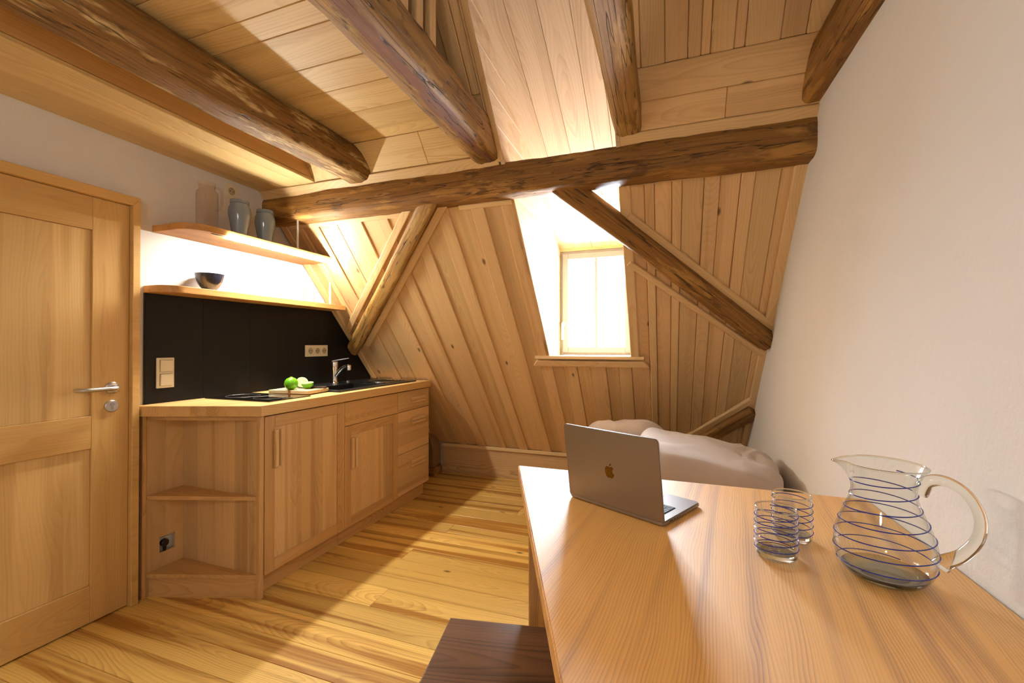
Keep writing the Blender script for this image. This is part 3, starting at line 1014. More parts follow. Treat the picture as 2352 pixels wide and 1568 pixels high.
dv = Vector((-1.810 + 2.302, 1.516 - 1.356, 0))
Lk = dv.length
ex = dv.normalized()
bm_box(bm, (-Lk / 2, -0.05, -0.008), (Lk / 2, 0.043, 0.008))
from_bm('plinth', bm, M_CABR, cs, basis(ex, (0, 0, 1), ex.cross(Vector((0, 0, 1))), ((-2.302 - 1.810) / 2 - 0.004, (1.356 + 1.516) / 2 + 0.012, 0.050)))

c1 = thing('base_cabinet', (-2.05, 1.81, 0), 'wooden base cabinet with one wide door under the hob', 'cabinet')
carcass(c1, CY[0], CY[1])
framed_door(c1, CY[0], CY[1], 0.100, 0.848, 1.614, 0.598, 0.778)
c2 = thing('sink_cabinet', (-2.05, 2.35, 0), 'wooden sink cabinet with a blind top panel above its door', 'cabinet')
carcass(c2, CY[1], CY[2])
box('top_panel', (XC - 0.020, CY[1] + 0.0015, 0.707), (XC, CY[2] - 0.0015, 0.848), M_CABR, c2, 'y2', 0.0012)
framed_door(c2, CY[1], CY[2], 0.100, 0.703, 2.160, 0.446, 0.625)
c3 = thing('drawer_cabinet', (-2.05, 2.84, 0), 'wooden cabinet with three drawers at the sloping wall', 'cabinet')
carcass(c3, CY[2], CY[3])
for z0, z1, hz in ((0.707, 0.848, 0.776), (0.406, 0.703, 0.622), (0.110, 0.402, 0.305)):
    d = box('drawer', (XC - 0.020, CY[2] + 0.0015, z0), (XC, CY[3], z1), M_CAB, c3, 'y2', 0.0012)
    bar_handle(d, (XC + 0.0005, 2.882, hz), 0.185, False)

# worktop (opening left for the sink bowl)
SKX0, SKX1, SKY0, SKY1 = -2.120, -1.870, 2.130, 2.560
bm = bmesh.new()
ox, oy = -2.05, 2.2
YE = 3.035


def wp(pts):
    bm_prism(bm, [((p[1] - oy), -(p[0] - ox)) for p in pts], -0.048, 0.0)


wp([(XL + 0.001, 1.302), (XF, 1.505), (XF, SKY0), (XL + 0.001, SKY0)])
wp([(XL + 0.001, SKY0), (SKX0, SKY0), (SKX0, SKY1), (XL + 0.001, SKY1)])
wp([(SKX1, SKY0), (XF, SKY0), (XF, SKY1), (SKX1, SKY1)])
wp([(XL + 0.001, SKY1), (XF, SKY1), (XF, YE), (XL + 0.001, YE)])
bmesh.ops.remove_doubles(bm, verts=bm.verts, dist=1e-5)
wt = from_bm('worktop', bm, M_WORK, None, basis((0, 1, 0), (-1, 0, 0), (0, 0, 1), (ox, oy, ZT)))
tag(wt, 'thick wooden kitchen worktop with a slanted end next to the door', 'worktop')

# backsplash of slate panels
bs_ = thing('backsplash', (XL, 2.1, ZT), 'black slate splashback panels on the wall behind the worktop', 'splashback')
yj = [1.352, 1.627, 1.902, 2.177, 2.452, 2.727, 3.02]
ZBS = 1.436
for a, b in zip(yj[:-1], yj[1:]):
    poly = [(a + 0.0012, ZT + 0.001), (b - 0.0012, ZT + 0.001), (b - 0.0012, ZBS), (a + 0.0012, ZBS)]
    poly = clip(poly, SS, CS, SY * SS + SZ * CS - 0.002)
    prism('slate_panel', poly, XL + 0.003, XL + 0.011, M_SLATE, bs_, Mx, 0.0008)
poly = clip([(1.352, ZT), (3.02, ZT), (3.02, ZBS), (1.352, ZBS)], SS, CS, SY * SS + SZ * CS - 0.002)
prism('mortar', poly, XL + 0.0005, XL + 0.0085, M_JOINT, bs_, Mx)

# hob
hb = thing('induction_hob', (-2.08, 1.75, ZT), 'flat black glass two-zone hob set in the worktop', 'hob')
box('glass_plate', (-2.295, 1.615, ZT + 0.0003), (-1.845, 1.885, ZT + 0.005), M_HOB, hb, 'x', 0.002)
for cx in (-2.185, -1.985):
    tube('zone_ring', [(cx + 0.082 * math.cos(a), 1.750 + 0.082 * math.sin(a), ZT + 0.0052) for a in [i * math.pi / 24 for i in range(48)]], 0.0009, M_HOBR, hb, None, 4, True)
box('control_mark', (-1.875, 1.72, ZT + 0.005), (-1.868, 1.78, ZT + 0.0055), M_HOBR, hb, 'x', 0)

# sink with bowl and drainer
sk = thing('kitchen_sink', (-2.06, 2.5, ZT), 'black composite sink with bowl and ribbed drainer', 'sink')
bm = bmesh.new()
X0, X1, Y0, Y1 = -2.300, -1.826, 2.090, 2.925
zr0, zr1 = ZT + 0.0003, ZT + 0.009
for lo, hi in (((X0, Y0, zr0), (SKX0 + 0.008, Y1, zr1)), ((SKX1 - 0.008, Y0, zr0), (X1, Y1, zr1)), ((SKX0 + 0.008, Y0, zr0), (SKX1 - 0.008, SKY0 + 0.008, zr1)), ((SKX0 + 0.008, SKY1 - 0.008, zr0), (SKX1 - 0.008, SKY1 + 0.03, zr1)), ((SKX0 + 0.008, SKY1 + 0.03, zr0), (SKX1 - 0.008, Y1, zr0 + 0.004))):
    bm_box(bm, lo, hi)
from_bm('rim', bm, M_SINK, sk)
bm = bmesh.new()
w_ = 0.006
bx0, bx1, by0, by1 = SKX0 + 0.002, SKX1 - 0.002, SKY0 + 0.002, SKY1 - 0.002
zb = ZT - 0.16
for lo, hi in (((bx0, by0, zb), (bx0 + w_, by1, ZT)), ((bx1 - w_, by0, zb), (bx1, by1, ZT)), ((bx0 + w_, by0, zb), (bx1 - w_, by0 + w_, ZT)), ((bx0 + w_, by1 - w_, zb), (bx1 - w_, by1, ZT)), ((bx0, by0, zb - w_), (bx1, by1, zb))):
    bm_box(bm, lo, hi)
from_bm('bowl', bm, M_SINK, sk)
for i in range(7):
    xx = -2.09 + i * 0.033
    box('drainer_rib', (xx, SKY1 + 0.06, ZT + 0.004), (xx + 0.012, Y1 - 0.02, ZT + 0.0105), M_SINK, sk, 'y', 0.002)
lathe('drain', [(0, 0.0), (0.040, 0.0), (0.042, 0.003), (0.030, 0.004), (0.012, 0.002), (0, 0.002)], M_STEEL, sk, Matrix.Translation((-1.995, 2.345, zb)), 28)
lathe('overflow_knob', [(0, 0.0), (0.017, 0.0), (0.017, 0.010), (0.013, 0.014), (0, 0.014)], M_CHROME, sk, Matrix.Translation((-2.205, 2.60, zr1)), 24)
bm = bmesh.new()
bm_tube(bm, [(-2.05, 2.62, ZT + 0.012), (-1.95, 2.62, ZT + 0.012), (-1.90, 2.66, ZT + 0.012), (-1.90, 2.78, ZT + 0.012)], 0.004, 8)
from_bm('drainer_strip', bm, M_STEEL, sk, None, True)

# faucet
fc = thing('mixer_tap', (-2.205, 2.466, zr1), 'chrome single-lever mixer tap behind the sink bowl', 'tap')
Mf = Matrix.Translation((-2.205, 2.466, zr1 + 0.0005))
lathe('body', [(0, 0), (0.027, 0), (0.027, 0.006), (0.021, 0.012), (0.019, 0.03), (0.0185, 0.09), (0.022, 0.115), (0.024, 0.150), (0.021, 0.158), (0, 0.160)], M_CHROME, fc, Mf, 28)
tube('spout', spline([(0.010, 0, 0.050), (0.040, 0.0, 0.085), (0.075, 0.0, 0.115), (0.110, 0.0, 0.128), (0.128, 0.0, 0.122)], 6), [0.012] * 25, M_CHROME, fc, Mf, 14)
lathe('spout_head', [(0, 0), (0.016, 0), (0.017, 0.030), (0.015, 0.036), (0, 0.038)], M_CHROME, fc, Mf @ Matrix.Translation((0.122, 0, 0.098)), 22)
bm = bmesh.new()
bm_prism(bm, [(-0.012, -0.014), (0.05, -0.011), (0.100, -0.008), (0.106, 0), (0.100, 0.008), (0.05, 0.011), (-0.012, 0.014)], 0, 0.007)
bmesh.ops.bevel(bm, geom=bm.edges[:], offset=0.002, segments=1, affect='EDGES')
from_bm('lever', bm, M_CHROME, fc, Mf @ Matrix.Translation((0, 0, 0.160)) @ Matrix.Rotation(math.radians(20), 4, 'Z') @ Matrix.Rotation(math.radians(-9), 4, 'Y'))

# cutting board, lime, knife
cb = thing('cutting_board', (-2.04, 2.0, ZT + 0.0055), 'pale wooden cutting board with a leather loop lying beside the hob', 'cutting board', None, math.radians(6))
Mb = Matrix.Translation((-2.035, 1.990, ZT + 0.0055)) @ Matrix.Rotation(math.radians(8), 4, 'Z')
slab('board', (0.262, 0.185, 0.020), Mb @ Matrix.Translation((0, 0, 0.010)), M_BOARD, cb, 0.003, 2)
bm = bmesh.new()
bm_box(bm, (0.000, -0.096, -0.001), (0.014, -0.092, 0.0215))
bm_box(bm, (0.000, -0.092, 0.020), (0.014, -0.060, 0.0215))
from_bm('leather_loop', bm, M_STRAP, cb, Mb)
ZB = ZT + 0.0258
lm = thing('lime', (-2.035, 1.930, ZB), 'whole green lime on the cutting board', 'fruit')
lathe('peel', [(0, 0.000), (0.012, 0.001), (0.026, 0.009), (0.035, 0.023), (0.037, 0.036), (0.034, 0.051), (0.024, 0.064), (0.012, 0.070), (0.005, 0.0735), (0, 0.074)], M_LIME, lm, Matrix.Translation((-2.035, 1.930, ZB)) @ Matrix.Rotation(0.0, 4, 'Y'), 32)
lathe('stem_end', [(0, 0), (0.004, 0), (0.003, 0.003), (0, 0.003)], M_STRAP, lm, Matrix.Translation((-2.035, 1.930, ZB + 0.0735)), 10)


def lime_half(loc, rot, label):
    t = thing('lime_half', loc, label, 'fruit')
    M = Matrix.Translation(loc) @ rot
    prof = [(0, -0.034), (0.014, -0.031), (0.026, -0.021), (0.033, -0.008), (0.034, 0.0)]
    lathe('peel', prof + [(0.0335, 0.0005), (0, 0.0005)], M_LIME, t, M, 28)
    lathe('pith', [(0, 0.0006), (0.0325, 0.0006), (0.0325, 0.0016), (0, 0.0016)], M_LIMEP, t, M, 28)
    bm = bmesh.new()
    for k in range(9):
        a0, a1 = 2 * math.pi * (k + 0.08) / 9, 2 * math.pi * (k + 0.92) / 9
        am = (a0 + a1) / 2
        bm_prism(bm, [(0.004 * math.cos(am), 0.004 * math.sin(am)), (0.027 * math.cos(a0), 0.027 * math.sin(a0)), (0.029 * math.cos(am), 0.029 * math.sin(am)), (0.027 * math.cos(a1), 0.027 * math.sin(a1))], 0.0012, 0.0028)
    from_bm('segments', bm, M_LIMEF, t, M)
    return t


lime_half((-2.055, 2.030, ZB + 0.034), Matrix.Rotation(math.radians(62), 4, (Vector((0.5, 0.7, 0)).normalized())), 'cut lime half leaning behind the whole lime, flesh up')
lime_half((-1.985, 2.000, ZB + 0.0345), Matrix.Rotation(math.radians(8), 4, 'X'), 'cut lime half lying flat on its peel on the cutting board')
kn = thing('paring_knife', (-1.95, 2.03, ZB), 'small kitchen knife with a dark wooden handle on the cutting board', 'knife')
Mkn = Matrix.Translation((-1.945, 2.045, ZB + 0.006)) @ Matrix.Rotation(math.radians(20), 4, 'Z')
slab('handle', (0.095, 0.018, 0.012), Mkn, M_KNIFE, kn, 0.004, 2)
prism('blade', [(-0.047, -0.009), (-0.047, 0.009), (-0.135, 0.006), (-0.150, 0.001), (-0.135, -0.008)], -0.001, 0.001, M_STEEL, kn, Mkn)

# ------------------------------------------------------------------ switches and sockets


def socket_front(parent, cy, cz, s=0.052, x=XL, mat=M_CREAM):
    """one outlet: square insert with a round recess, two pin holes and earth clips (faces +x)"""
    M = basis((0, 1, 0), (0, 0, 1), (1, 0, 0), (x, cy, cz))
    ins = slab('outlet', (s, s, 0.004), M @ Matrix.Translation((0, 0, 0.002)), mat, parent, 0.0015)
    lathe('well', [(0, 0.0042), (0.018, 0.0042), (0.0195, 0.0058), (0.0205, 0.0058), (0.0205, 0.004), (0, 0.004)], M_CREAM2, ins, M, 28)
    for dx in (-0.0095, 0.0095):
        prism('pin_hole', [(dx + 0.003 * math.cos(a), 0.003 * math.sin(a)) for a in [i * math.pi / 5 for i in range(10)]], 0.0043, 0.0050, M_BLACK, ins, M)
    for dy in (-0.0165, 0.0165):
        slab('earth_clip', (0.006, 0.004, 0.0013), M @ Matrix.Translation((0, dy, 0.00495)), M_STEEL, ins, 0)
    return ins


X1 = XL + 0.0112
s1 = thing('wall_socket', (XL, 1.784, 2.06), 'single cream wall socket above the grey jars', 'socket')
slab('frame', (0.080, 0.080, 0.008), basis((0, 1, 0), (0, 0, 1), (1, 0, 0), (XL + 0.0042, 1.784, 2.062)), M_CREAM, s1, 0.003, 2)
socket_front(s1, 1.784, 2.062, 0.054, XL + 0.0084)
s3 = thing('triple_socket', (XL, 2.42, 1.147), 'cream triple socket on the black splashback', 'socket')
slab('frame', (0.206, 0.080, 0.008), basis((0, 1, 0), (0, 0, 1), (1, 0, 0), (X1 + 0.004, 2.422, 1.147)), M_CREAM, s3, 0.003, 2)
for dy in (-0.063, 0.0, 0.063):
    socket_front(s3, 2.422 + dy, 1.147, 0.054, X1 + 0.0082)
sw = thing('double_switch', (XL, 1.44, 1.052), 'cream double light switch on the black splashback near the door', 'switch')
slab('frame', (0.080, 0.148, 0.008), basis((0, 1, 0), (0, 0, 1), (1, 0, 0), (X1 + 0.004, 1.440, 1.052)), M_CREAM, sw, 0.003, 2)
for dzz in (-0.034, 0.034):
    slab('rocker_gap', (0.060, 0.060, 0.0012), basis((0, 1, 0), (0, 0, 1), (1, 0, 0), (X1 + 0.0085, 1.442, 1.052 + dzz)), M_CREAM2, sw, 0)
    slab('rocker', (0.056, 0.056, 0.007), basis((0, 1, 0), (0, 0, 1), (1, 0, 0), (X1 + 0.0125, 1.442, 1.052 + dzz)) @ Matrix.Rotation(math.radians(4), 4, 'X'), M_CREAM, sw, 0.002)
sl_ = thing('wall_socket', (XL, 1.45, 0.22), 'pale socket with a black plug in the corner shelf cut-out', 'socket')
slab('frame', (0.080, 0.080, 0.006), basis((0, 1, 0), (0, 0, 1), (1, 0, 0), (XL + 0.0035, 1.447, 0.221)), M_GREYW, sl_, 0.002, 2)
socket_front(sl_, 1.443, 0.221, 0.052, XL + 0.0066, M_GREYW)
pg = thing('power_plug', (XL + 0.012, 1.432, 0.215), 'black angled power plug in the socket of the corner shelf', 'plug')
bm = bmesh.new()
bm_prism(bm, [(0.017 * math.cos(a), 0.017 * math.sin(a)) for a in [i * math.pi / 10 for i in range(20)]], 0.0, 0.020)
bmesh.ops.bevel(bm, geom=bm.edges[:], offset=0.002, segments=1, affect='EDGES')
from_bm('plug_body', bm, M_BLACK, pg, basis((0, 1, 0), (0, 0, 1), (1, 0, 0), (XL + 0.0125, 1.436, 0.222)))
tube('cable', [(XL + 0.022, 1.437, 0.215), (XL + 0.022, 1.438, 0.195), (XL + 0.018, 1.438, 0.176), (XL + 0.007, 1.438, 0.150), (XL + 0.006, 1.438, 0.06)], [0.009, 0.008, 0.005, 0.004, 0.004], M_BLACK, pg, None, 10)

# ------------------------------------------------------------------ wall shelves and LED
SHZ0, SHZ1 = 1.734, 1.766
XU = -2.070


def shelf_board(name, outline, z0, z1, parent):
    cx, cy = -2.22, 1.9
    bm = bmesh.new()
    bm_prism(bm, [(p[1] - cy, -(p[0] - cx)) for p in outline], -(z1 - z0) / 2, (z1 - z0) / 2)
    bmesh.ops.recalc_face_normals(bm, faces=bm.faces)
    bmesh.ops.bevel(bm, geom=[e for e in bm.edges if abs(e.verts[0].co.z - e.verts[1].co.z) < 1e-6], offset=0.002, segments=1, affect='EDGES')
    return from_bm(name, bm, M_SHELF, parent, basis((0, 1, 0), (-1, 0, 0), (0, 0, 1), (cx, cy, (z0 + z1) / 2)), True, 0.5)


us = thing('wall_shelf', (XL, 1.85, SHZ0), 'upper rounded wooden wall shelf with a lit LED strip along its edge', 'shelf')
arc = [(-2.170 + 0.100 * math.sin(a), 1.489 - 0.100 * math.cos(a)) for a in [i * math.pi / 20 for i in range(11)]]
shelf_board('board', [(XL + 0.001, 1.387)] + [(p[0], p[1]) for p in arc] + [(XU, 2.305), (XL + 0.001, 2.305)], SHZ0, SHZ1, us)
# LED profile in the front lower edge: dark groove then lit diffuser
box('led_groove', (XU - 0.024, 1.500, SHZ0 - 0.0015), (XU - 0.012, 2.300, SHZ0 + 0.001), M_DARK, us, 'y', 0)
bm = bmesh.new()
bm_prism(bm, [(XU - 0.030, SHZ0 - 0.002), (XU - 0.028, SHZ0 - 0.008), (XU - 0.004, SHZ0 - 0.0085), (XU + 0.0045, SHZ0 - 0.004), (XU + 0.0065, SHZ0 + 0.005), (XU + 0.001, SHZ0 + 0.010), (XU + 0.0008, SHZ0 - 0.002)], -2.285, -1.575)
from_bm('led_strip', bm, M_LED, us, basis((1, 0, 0), (0, 0, 1), (0, -1, 0)))
tube('hanger_rod', [(-2.10, 2.036, SHZ1 - 0.002), (-2.10, 2.036, 1.950)], 0.006, M_WHITE, us, None, 10)

ls = thing('wall_shelf', (XL, 1.95, 1.436), 'lower wooden wall shelf directly above the black splashback', 'shelf')
arc = [(-2.250 + 0.080 * math.sin(a), 1.432 - 0.080 * math.cos(a)) for a in [i * math.pi / 20 for i in range(11)]]
shelf_board('board', [(XL + 0.001, 1.352)] + arc + [(-2.170, 2.538), (XL + 0.001, 2.538)], 1.437, 1.470, ls)
tube('hanger_rod', [(-2.19, 2.405, 1.468), (-2.19, 2.405, 1.66)], 0.006, M_WHITE, ls, None, 10)

# things on the upper shelf
gp = thing('glass_pitcher', (-2.205, 1.560, SHZ1), 'tall ribbed pinkish glass pitcher on the upper shelf', 'pitcher')
Mg = Matrix.Translation((-2.205, 1.560, SHZ1 + 0.0005))


def ribs(p, a):
    z = p.z
    k = 1.0
    if z < 0.195:
        k = 1 + 0.022 * math.cos(a * 22)
    if z > 0.225:
        d = (a - math.radians(215) + math.pi) % (2 * math.pi) - math.pi
        k = 1 + 0.28 * max(0.0, 1 - abs(d) / 0.5) * (z - 0.225) / 0.03
    return Vector((p.x * k, p.y * k, z))


lathe('body', [(0, 0.0), (0.044, 0.0), (0.0475, 0.006), (0.0475, 0.195), (0.046, 0.204), (0.037, 0.213), (0.0355, 0.222), (0.037, 0.250), (0.035, 0.2505), (0.0335, 0.222), (0.034, 0.212), (0.044, 0.202), (0.0455, 0.19), (0.045, 0.010), (0, 0.008)], M_GLASSP, gp, Mg, 88, ribs, 0.5)
tube('handle', spline([(0.034, 0.012, 0.222), (0.055, 0.019, 0.222), (0.068, 0.0235, 0.205), (0.071, 0.0245, 0.165), (0.068, 0.0235, 0.125), (0.046, 0.016, 0.105)], 6), 0.0065, M_GLASSP, gp, Mg, 10)


def jar(loc, s, hgt, label):
    t = thing('stoneware_jar', loc, label, 'jar', 'grey jars on the upper shelf')
    k = hgt / 0.216
    prof = [(0, 0), (0.033, 0), (0.036, 0.004), (0.040, 0.04), (0.047, 0.085), (0.0545, 0.130), (0.0555, 0.150), (0.053, 0.172), (0.045, 0.191), (0.0435, 0.195), (0.0465, 0.198), (0.0470, 0.210), (0.045, 0.216), (0.0405, 0.2155), (0.039, 0.195), (0.046, 0.17), (0.049, 0.145), (0.040, 0.07), (0.033, 0.012), (0, 0.010)]
    lathe('body', [(r * s, z * k) for r, z in prof], M_JAR, t, Matrix.Translation(loc) @ Matrix.Translation((0, 0, 0.0005)), 48)
    return t


jar((-2.200, 1.735, SHZ1), 1.0, 0.212, 'larger grey stoneware jar in the middle of the upper shelf')
jar((-2.200, 1.895, SHZ1), 0.98, 0.204, 'smaller grey stoneware jar nearest the purlin end')

# things on the lower shelf
bw = thing('ceramic_bowl', (-2.25, 1.607, 1.470), 'dark blue glazed bowl on the lower shelf', 'bowl')
lathe('bowl', [(0, 0), (0.028, 0), (0.030, 0.004), (0.044, 0.022), (0.058, 0.050), (0.067, 0.088), (0.0655, 0.0885), (0.055, 0.052), (0.040, 0.026), (0.024, 0.012), (0, 0.010)], M_BOWL, bw, Matrix.Translation((-2.25, 1.607, 1.4705)), 44)
k = 0
for xx, yy in ((-2.245, 1.875), (-2.245, 1.955), (-2.245, 2.035), (-2.245, 2.115), (-2.245, 2.195), (-2.245, 2.275)):
    g = lathe('drinking_glass', [(0, 0), (0.029, 0), (0.031, 0.003), (0.036, 0.118), (0.0345, 0.1185), (0.0295, 0.010), (0, 0.008)], M_GLASS, None, Matrix.Translation((xx, yy, 1.4705)), 32)
    tag(g, 'clear drinking glass on the lower shelf, ' + ('nearest the bowl', 'second from the bowl', 'third from the bowl', 'fourth from the bowl', 'fifth from the bowl', 'farthest from the bowl')[k], 'glass', 'glasses on the lower shelf')
    k += 1

# ------------------------------------------------------------------ dining table
TZ = 0.74
tb = thing('dining_table', (0.1, 1.0, 0), 'long honey-coloured wooden table against the white wall', 'table')
ov = [(-0.519, 1.535), (0.552, 1.535), (0.556, 0.22), (0.007, 0.22)]
ang = math.radians(-8)
eg = Vector((math.sin(-ang), math.cos(ang), 0))        # grain runs roughly towards the window
ey_ = Vector((0, 0, 1)).cross(eg)
Mt = basis(eg, ey_, (0, 0, 1), (0.15, 0.9, TZ))
Mi = Mt.inverted()
pl = [(Mi @ Vector((p[0], p[1], TZ))) for p in ov]
bm = bmesh.new()
bm_prism(bm, [(p.x, p.y) for p in pl], -0.042, 0.0)
bmesh.ops.recalc_face_normals(bm, faces=bm.faces)
bmesh.ops.bevel(bm, geom=bm.edges[:], offset=0.003, segments=2, affect='EDGES')
from_bm('table_top', bm, M_TABLE, tb, Mt)
box('leg_panel', (-0.372, 1.190, 0.0), (0.500, 1.230, TZ - 0.043), M_TABLE, tb, 'z2', 0.003)
box('leg_panel', (0.10, 0.340, 0.0), (0.500, 0.380, TZ - 0.043), M_TABLE, tb, 'z2', 0.003)
box('stretcher', (0.24, 0.381, 0.30), (0.28, 1.189, 0.40), M_TABLE, tb, 'y2', 0.003)

# stool
SZ_ = 0.45
st = thing('walnut_stool', (-0.338, 0.915, 0), 'dark walnut stool pushed under the table edge', 'stool', None, math.radians(10.5))
Ms = Matrix.Translation((-0.338, 0.915, 0)) @ Matrix.Rotation(math.radians(10.5), 4, 'Z')
slab('seat', (0.37, 0.36, 0.030), Ms @ Matrix.Translation((0, 0, SZ_ - 0.015)), M_WAL, st, 0.004, 2)
for sx in (-1, 1):
    slab('leg_panel', (SZ_ - 0.031, 0.30, 0.026), Ms @ Matrix.Translation((sx * 0.15, 0, (SZ_ - 0.031) / 2)) @ basis((0, 0, 1), (0, 1, 0), (-1, 0, 0)), M_WAL, st, 0.003)
slab('stretcher', (0.272, 0.022, 0.07), Ms @ Matrix.Translation((0, 0, 0.16)), M_WAL, st, 0.003)

# ------------------------------------------------------------------ laptop
HL, HR = Vector((-0.268, 1.268, TZ)), Vector((-0.004, 1.130, TZ))
dx = (HR - HL).normalized()
dyv = Vector((0, 0, 1)).cross(dx)                     # towards the window
mid = (HL + HR) / 2
LW = (HR - HL).length
LD = 0.205
lp = thing('laptop', mid, 'open space-grey laptop seen from behind on the wooden table', 'laptop')
Ml = basis(dx, dyv, (0, 0, 1), mid)


def rrect(w, d, r, n=5):
    out = []
    for cx, cy, a0 in ((w / 2 - r, d / 2 - r, 0), (-w / 2 + r, d / 2 - r, 90), (-w / 2 + r, -d / 2 + r, 180), (w / 2 - r, -d / 2 + r, 270)):
        for i in range(n + 1):
            a = math.radians(a0 + 90 * i / n)
            out.append((cx + r * math.cos(a), cy + r * math.sin(a)))
    return out


bm = bmesh.new()
bm_prism(bm, [(p[0], p[1] + LD / 2) for p in rrect(LW, LD, 0.011)], 0.002, 0.013)
bmesh.ops.recalc_face_normals(bm, faces=bm.faces)
bmesh.ops.bevel(bm, geom=[e for e in bm.edges if abs(e.verts[0].co.z - e.verts[1].co.z) < 1e-6], offset=0.0025, segments=2, affect='EDGES')
base = from_bm('base', bm, M_LAP, lp, Ml, True, 0.6)
prism('keyboard_well', [(-0.125, 0.032), (0.125, 0.032), (0.125, 0.112), (-0.125, 0.112)], 0.0129, 0.0132, M_KEYWELL, base, Ml)
bm = bmesh.new()
for r_ in range(6):
    nk = 14 if r_ < 5 else 9
    kw = 0.246 / nk
    for c_ in range(nk):
        x0 = -0.123 + c_ * kw
        yk = 0.0335 + r_ * 0.0131
        bm_box(bm, (x0 + 0.0009, yk, 0.0133), (x0 + kw - 0.0009, yk + 0.0115, 0.0146))
ko = from_bm('keys', bm, M_KEY, base, Ml)
ko['kind'] = 'stuff'
prism('trackpad', [(-0.058, 0.118), (0.058, 0.118), (0.058, 0.182), (-0.058, 0.182)], 0.0129, 0.0132, M_ALU, base, Ml)
for yy, ww in ((0.030, 0.016), (0.052, 0.008), (0.066, 0.008), (0.080, 0.004)):
    slab('port', (0.0018, ww, 0.0028), Ml @ Matrix.Translation((LW / 2 - 0.0006, yy + ww / 2, 0.0076)), M_BLACK, base, 0)
for fx, fy in ((-0.12, 0.02), (0.12, 0.02), (-0.12, LD - 0.02), (0.12, LD - 0.02)):
    prism('rubber_foot', [(fx + 0.007 * math.cos(i * math.pi / 6), fy + 0.007 * math.sin(i * math.pi / 6)) for i in range(12)], 0.0002, 0.0022, M_BLACK, base, Ml)
LH = 0.218
Mlid = Ml @ Matrix.Translation((0, 0.004, 0.009)) @ Matrix.Rotation(math.radians(90 + 8.0), 4, 'X')
# lid local: x width, y up the lid, z towards the camera side (back of the lid)
bm = bmesh.new()
bm_prism(bm, [(p[0], p[1] + LH / 2 - 0.004) for p in rrect(LW, LH, 0.011)], -0.0025, 0.003)
bmesh.ops.recalc_face_normals(bm, faces=bm.faces)
bmesh.ops.bevel(bm, geom=[e for e in bm.edges if abs(e.verts[0].co.z - e.verts[1].co.z) < 1e-6], offset=0.0012, segments=2, affect='EDGES')
lid = from_bm('lid', bm, M_LAP, lp, Mlid, True, 0.6)
prism('screen', [(p[0], p[1] + LH / 2 - 0.002) for p in rrect(LW - 0.008, LH - 0.014, 0.006)], -0.0031, -0.0026, M_SCREEN, lid, Mlid)
# fruit-shaped emblem on the lid
right = [(0.0, 0.62), (0.18, 0.70), (0.42, 0.72), (0.62, 0.60), (0.70, 0.48)]
ap = spline([(0.0, 0.58, 0), (0.18, 0.66, 0), (0.40, 0.70, 0), (0.60, 0.60, 0), (0.72, 0.46, 0)], 5) + \
    spline([(0.72, 0.46, 0), (0.52, 0.28, 0), (0.46, 0.05, 0), (0.54, -0.18, 0), (0.76, -0.34, 0)], 5)[1:] + \
    spline([(0.76, -0.34, 0), (0.66, -0.62, 0), (0.50, -0.85, 0), (0.34, -1.0, 0), (0.18, -0.98, 0), (0.0, -0.91, 0)], 5)[1:] + \
    spline([(0.0, -0.91, 0), (-0.18, -0.98, 0), (-0.34, -1.0, 0), (-0.52, -0.84, 0), (-0.70, -0.52, 0), (-0.78, -0.15, 0), (-0.76, 0.2, 0), (-0.62, 0.52, 0), (-0.40, 0.68, 0), (-0.18, 0.66, 0), (0.0, 0.58, 0)], 5)[1:-1]
leaf = spline([(-0.02, 0.74, 0), (0.02, 0.95, 0), (0.16, 1.12, 0), (0.34, 1.20, 0)], 4) + spline([(0.34, 1.20, 0), (0.33, 1.02, 0), (0.22, 0.85, 0), (-0.02, 0.74, 0)], 4)[1:-1]
bm = bmesh.new()
sc_ = 0.0192
for out in (ap, leaf):
    vs = [bm.verts.new((-0.0 + p.x * sc_ * 0.98, 0.102 + p.y * sc_, 0.0032)) for p in out]
    f_ = bm.faces.new(vs)
bmesh.ops.triangulate(bm, faces=bm.faces[:])
from_bm('emblem', bm, M_LOGO, lid, Mlid)

# ------------------------------------------------------------------ jug and tumblers


def thread(prof_r, z0, z1, turns, rad, phase, slope_n=64, wob=0.0008):
    pts = []
    n = int(turns * slope_n)
    for i in range(n + 1):
        t = i / n
        z = z0 + (z1 - z0) * t
        a = phase + 2 * math.pi * turns * t
        r = prof_r(z) + rad * 0.5
        zz = z + wob * math.sin(a * 1.7 + phase)
        pts.append((r * math.cos(a), r * math.sin(a), zz))
    return pts


def interp(prof):
    def f(z):
        for (r0, z0), (r1, z1) in zip(prof[:-1], prof[1:]):
            if z0 <= z <= z1:
                return r0 + (r1 - r0) * (z - z0) / max(1e-9, z1 - z0)
        return prof[-1][0]
    return f


JX, JY = 0.397, 1.032
jd = math.atan2(-0.37, 0.93)                         # handle side
jg = thing('glass_jug', (JX, JY, TZ), 'round clear glass jug with a cobalt spiral and thick handle', 'jug')
MJ = Matrix.Translation((JX, JY, TZ + 0.0005)) @ Matrix.Rotation(jd, 4, 'Z')
oc = [(0.046, 0.0, 0), (0.060, 0.007, 0), (0.0735, 0.028, 0), (0.0785, 0.058, 0), (0.075, 0.088, 0), (0.065, 0.118, 0), (0.0545, 0.145, 0), (0.0500, 0.168, 0), (0.0520, 0.190, 0), (0.0595, 0.208, 0), (0.0655, 0.218, 0)]
outer = [(p.x, p.y) for p in spline(oc, 4)]
inner = [(r - 0.0028, z) for r, z in outer if z > 0.012][::-1]


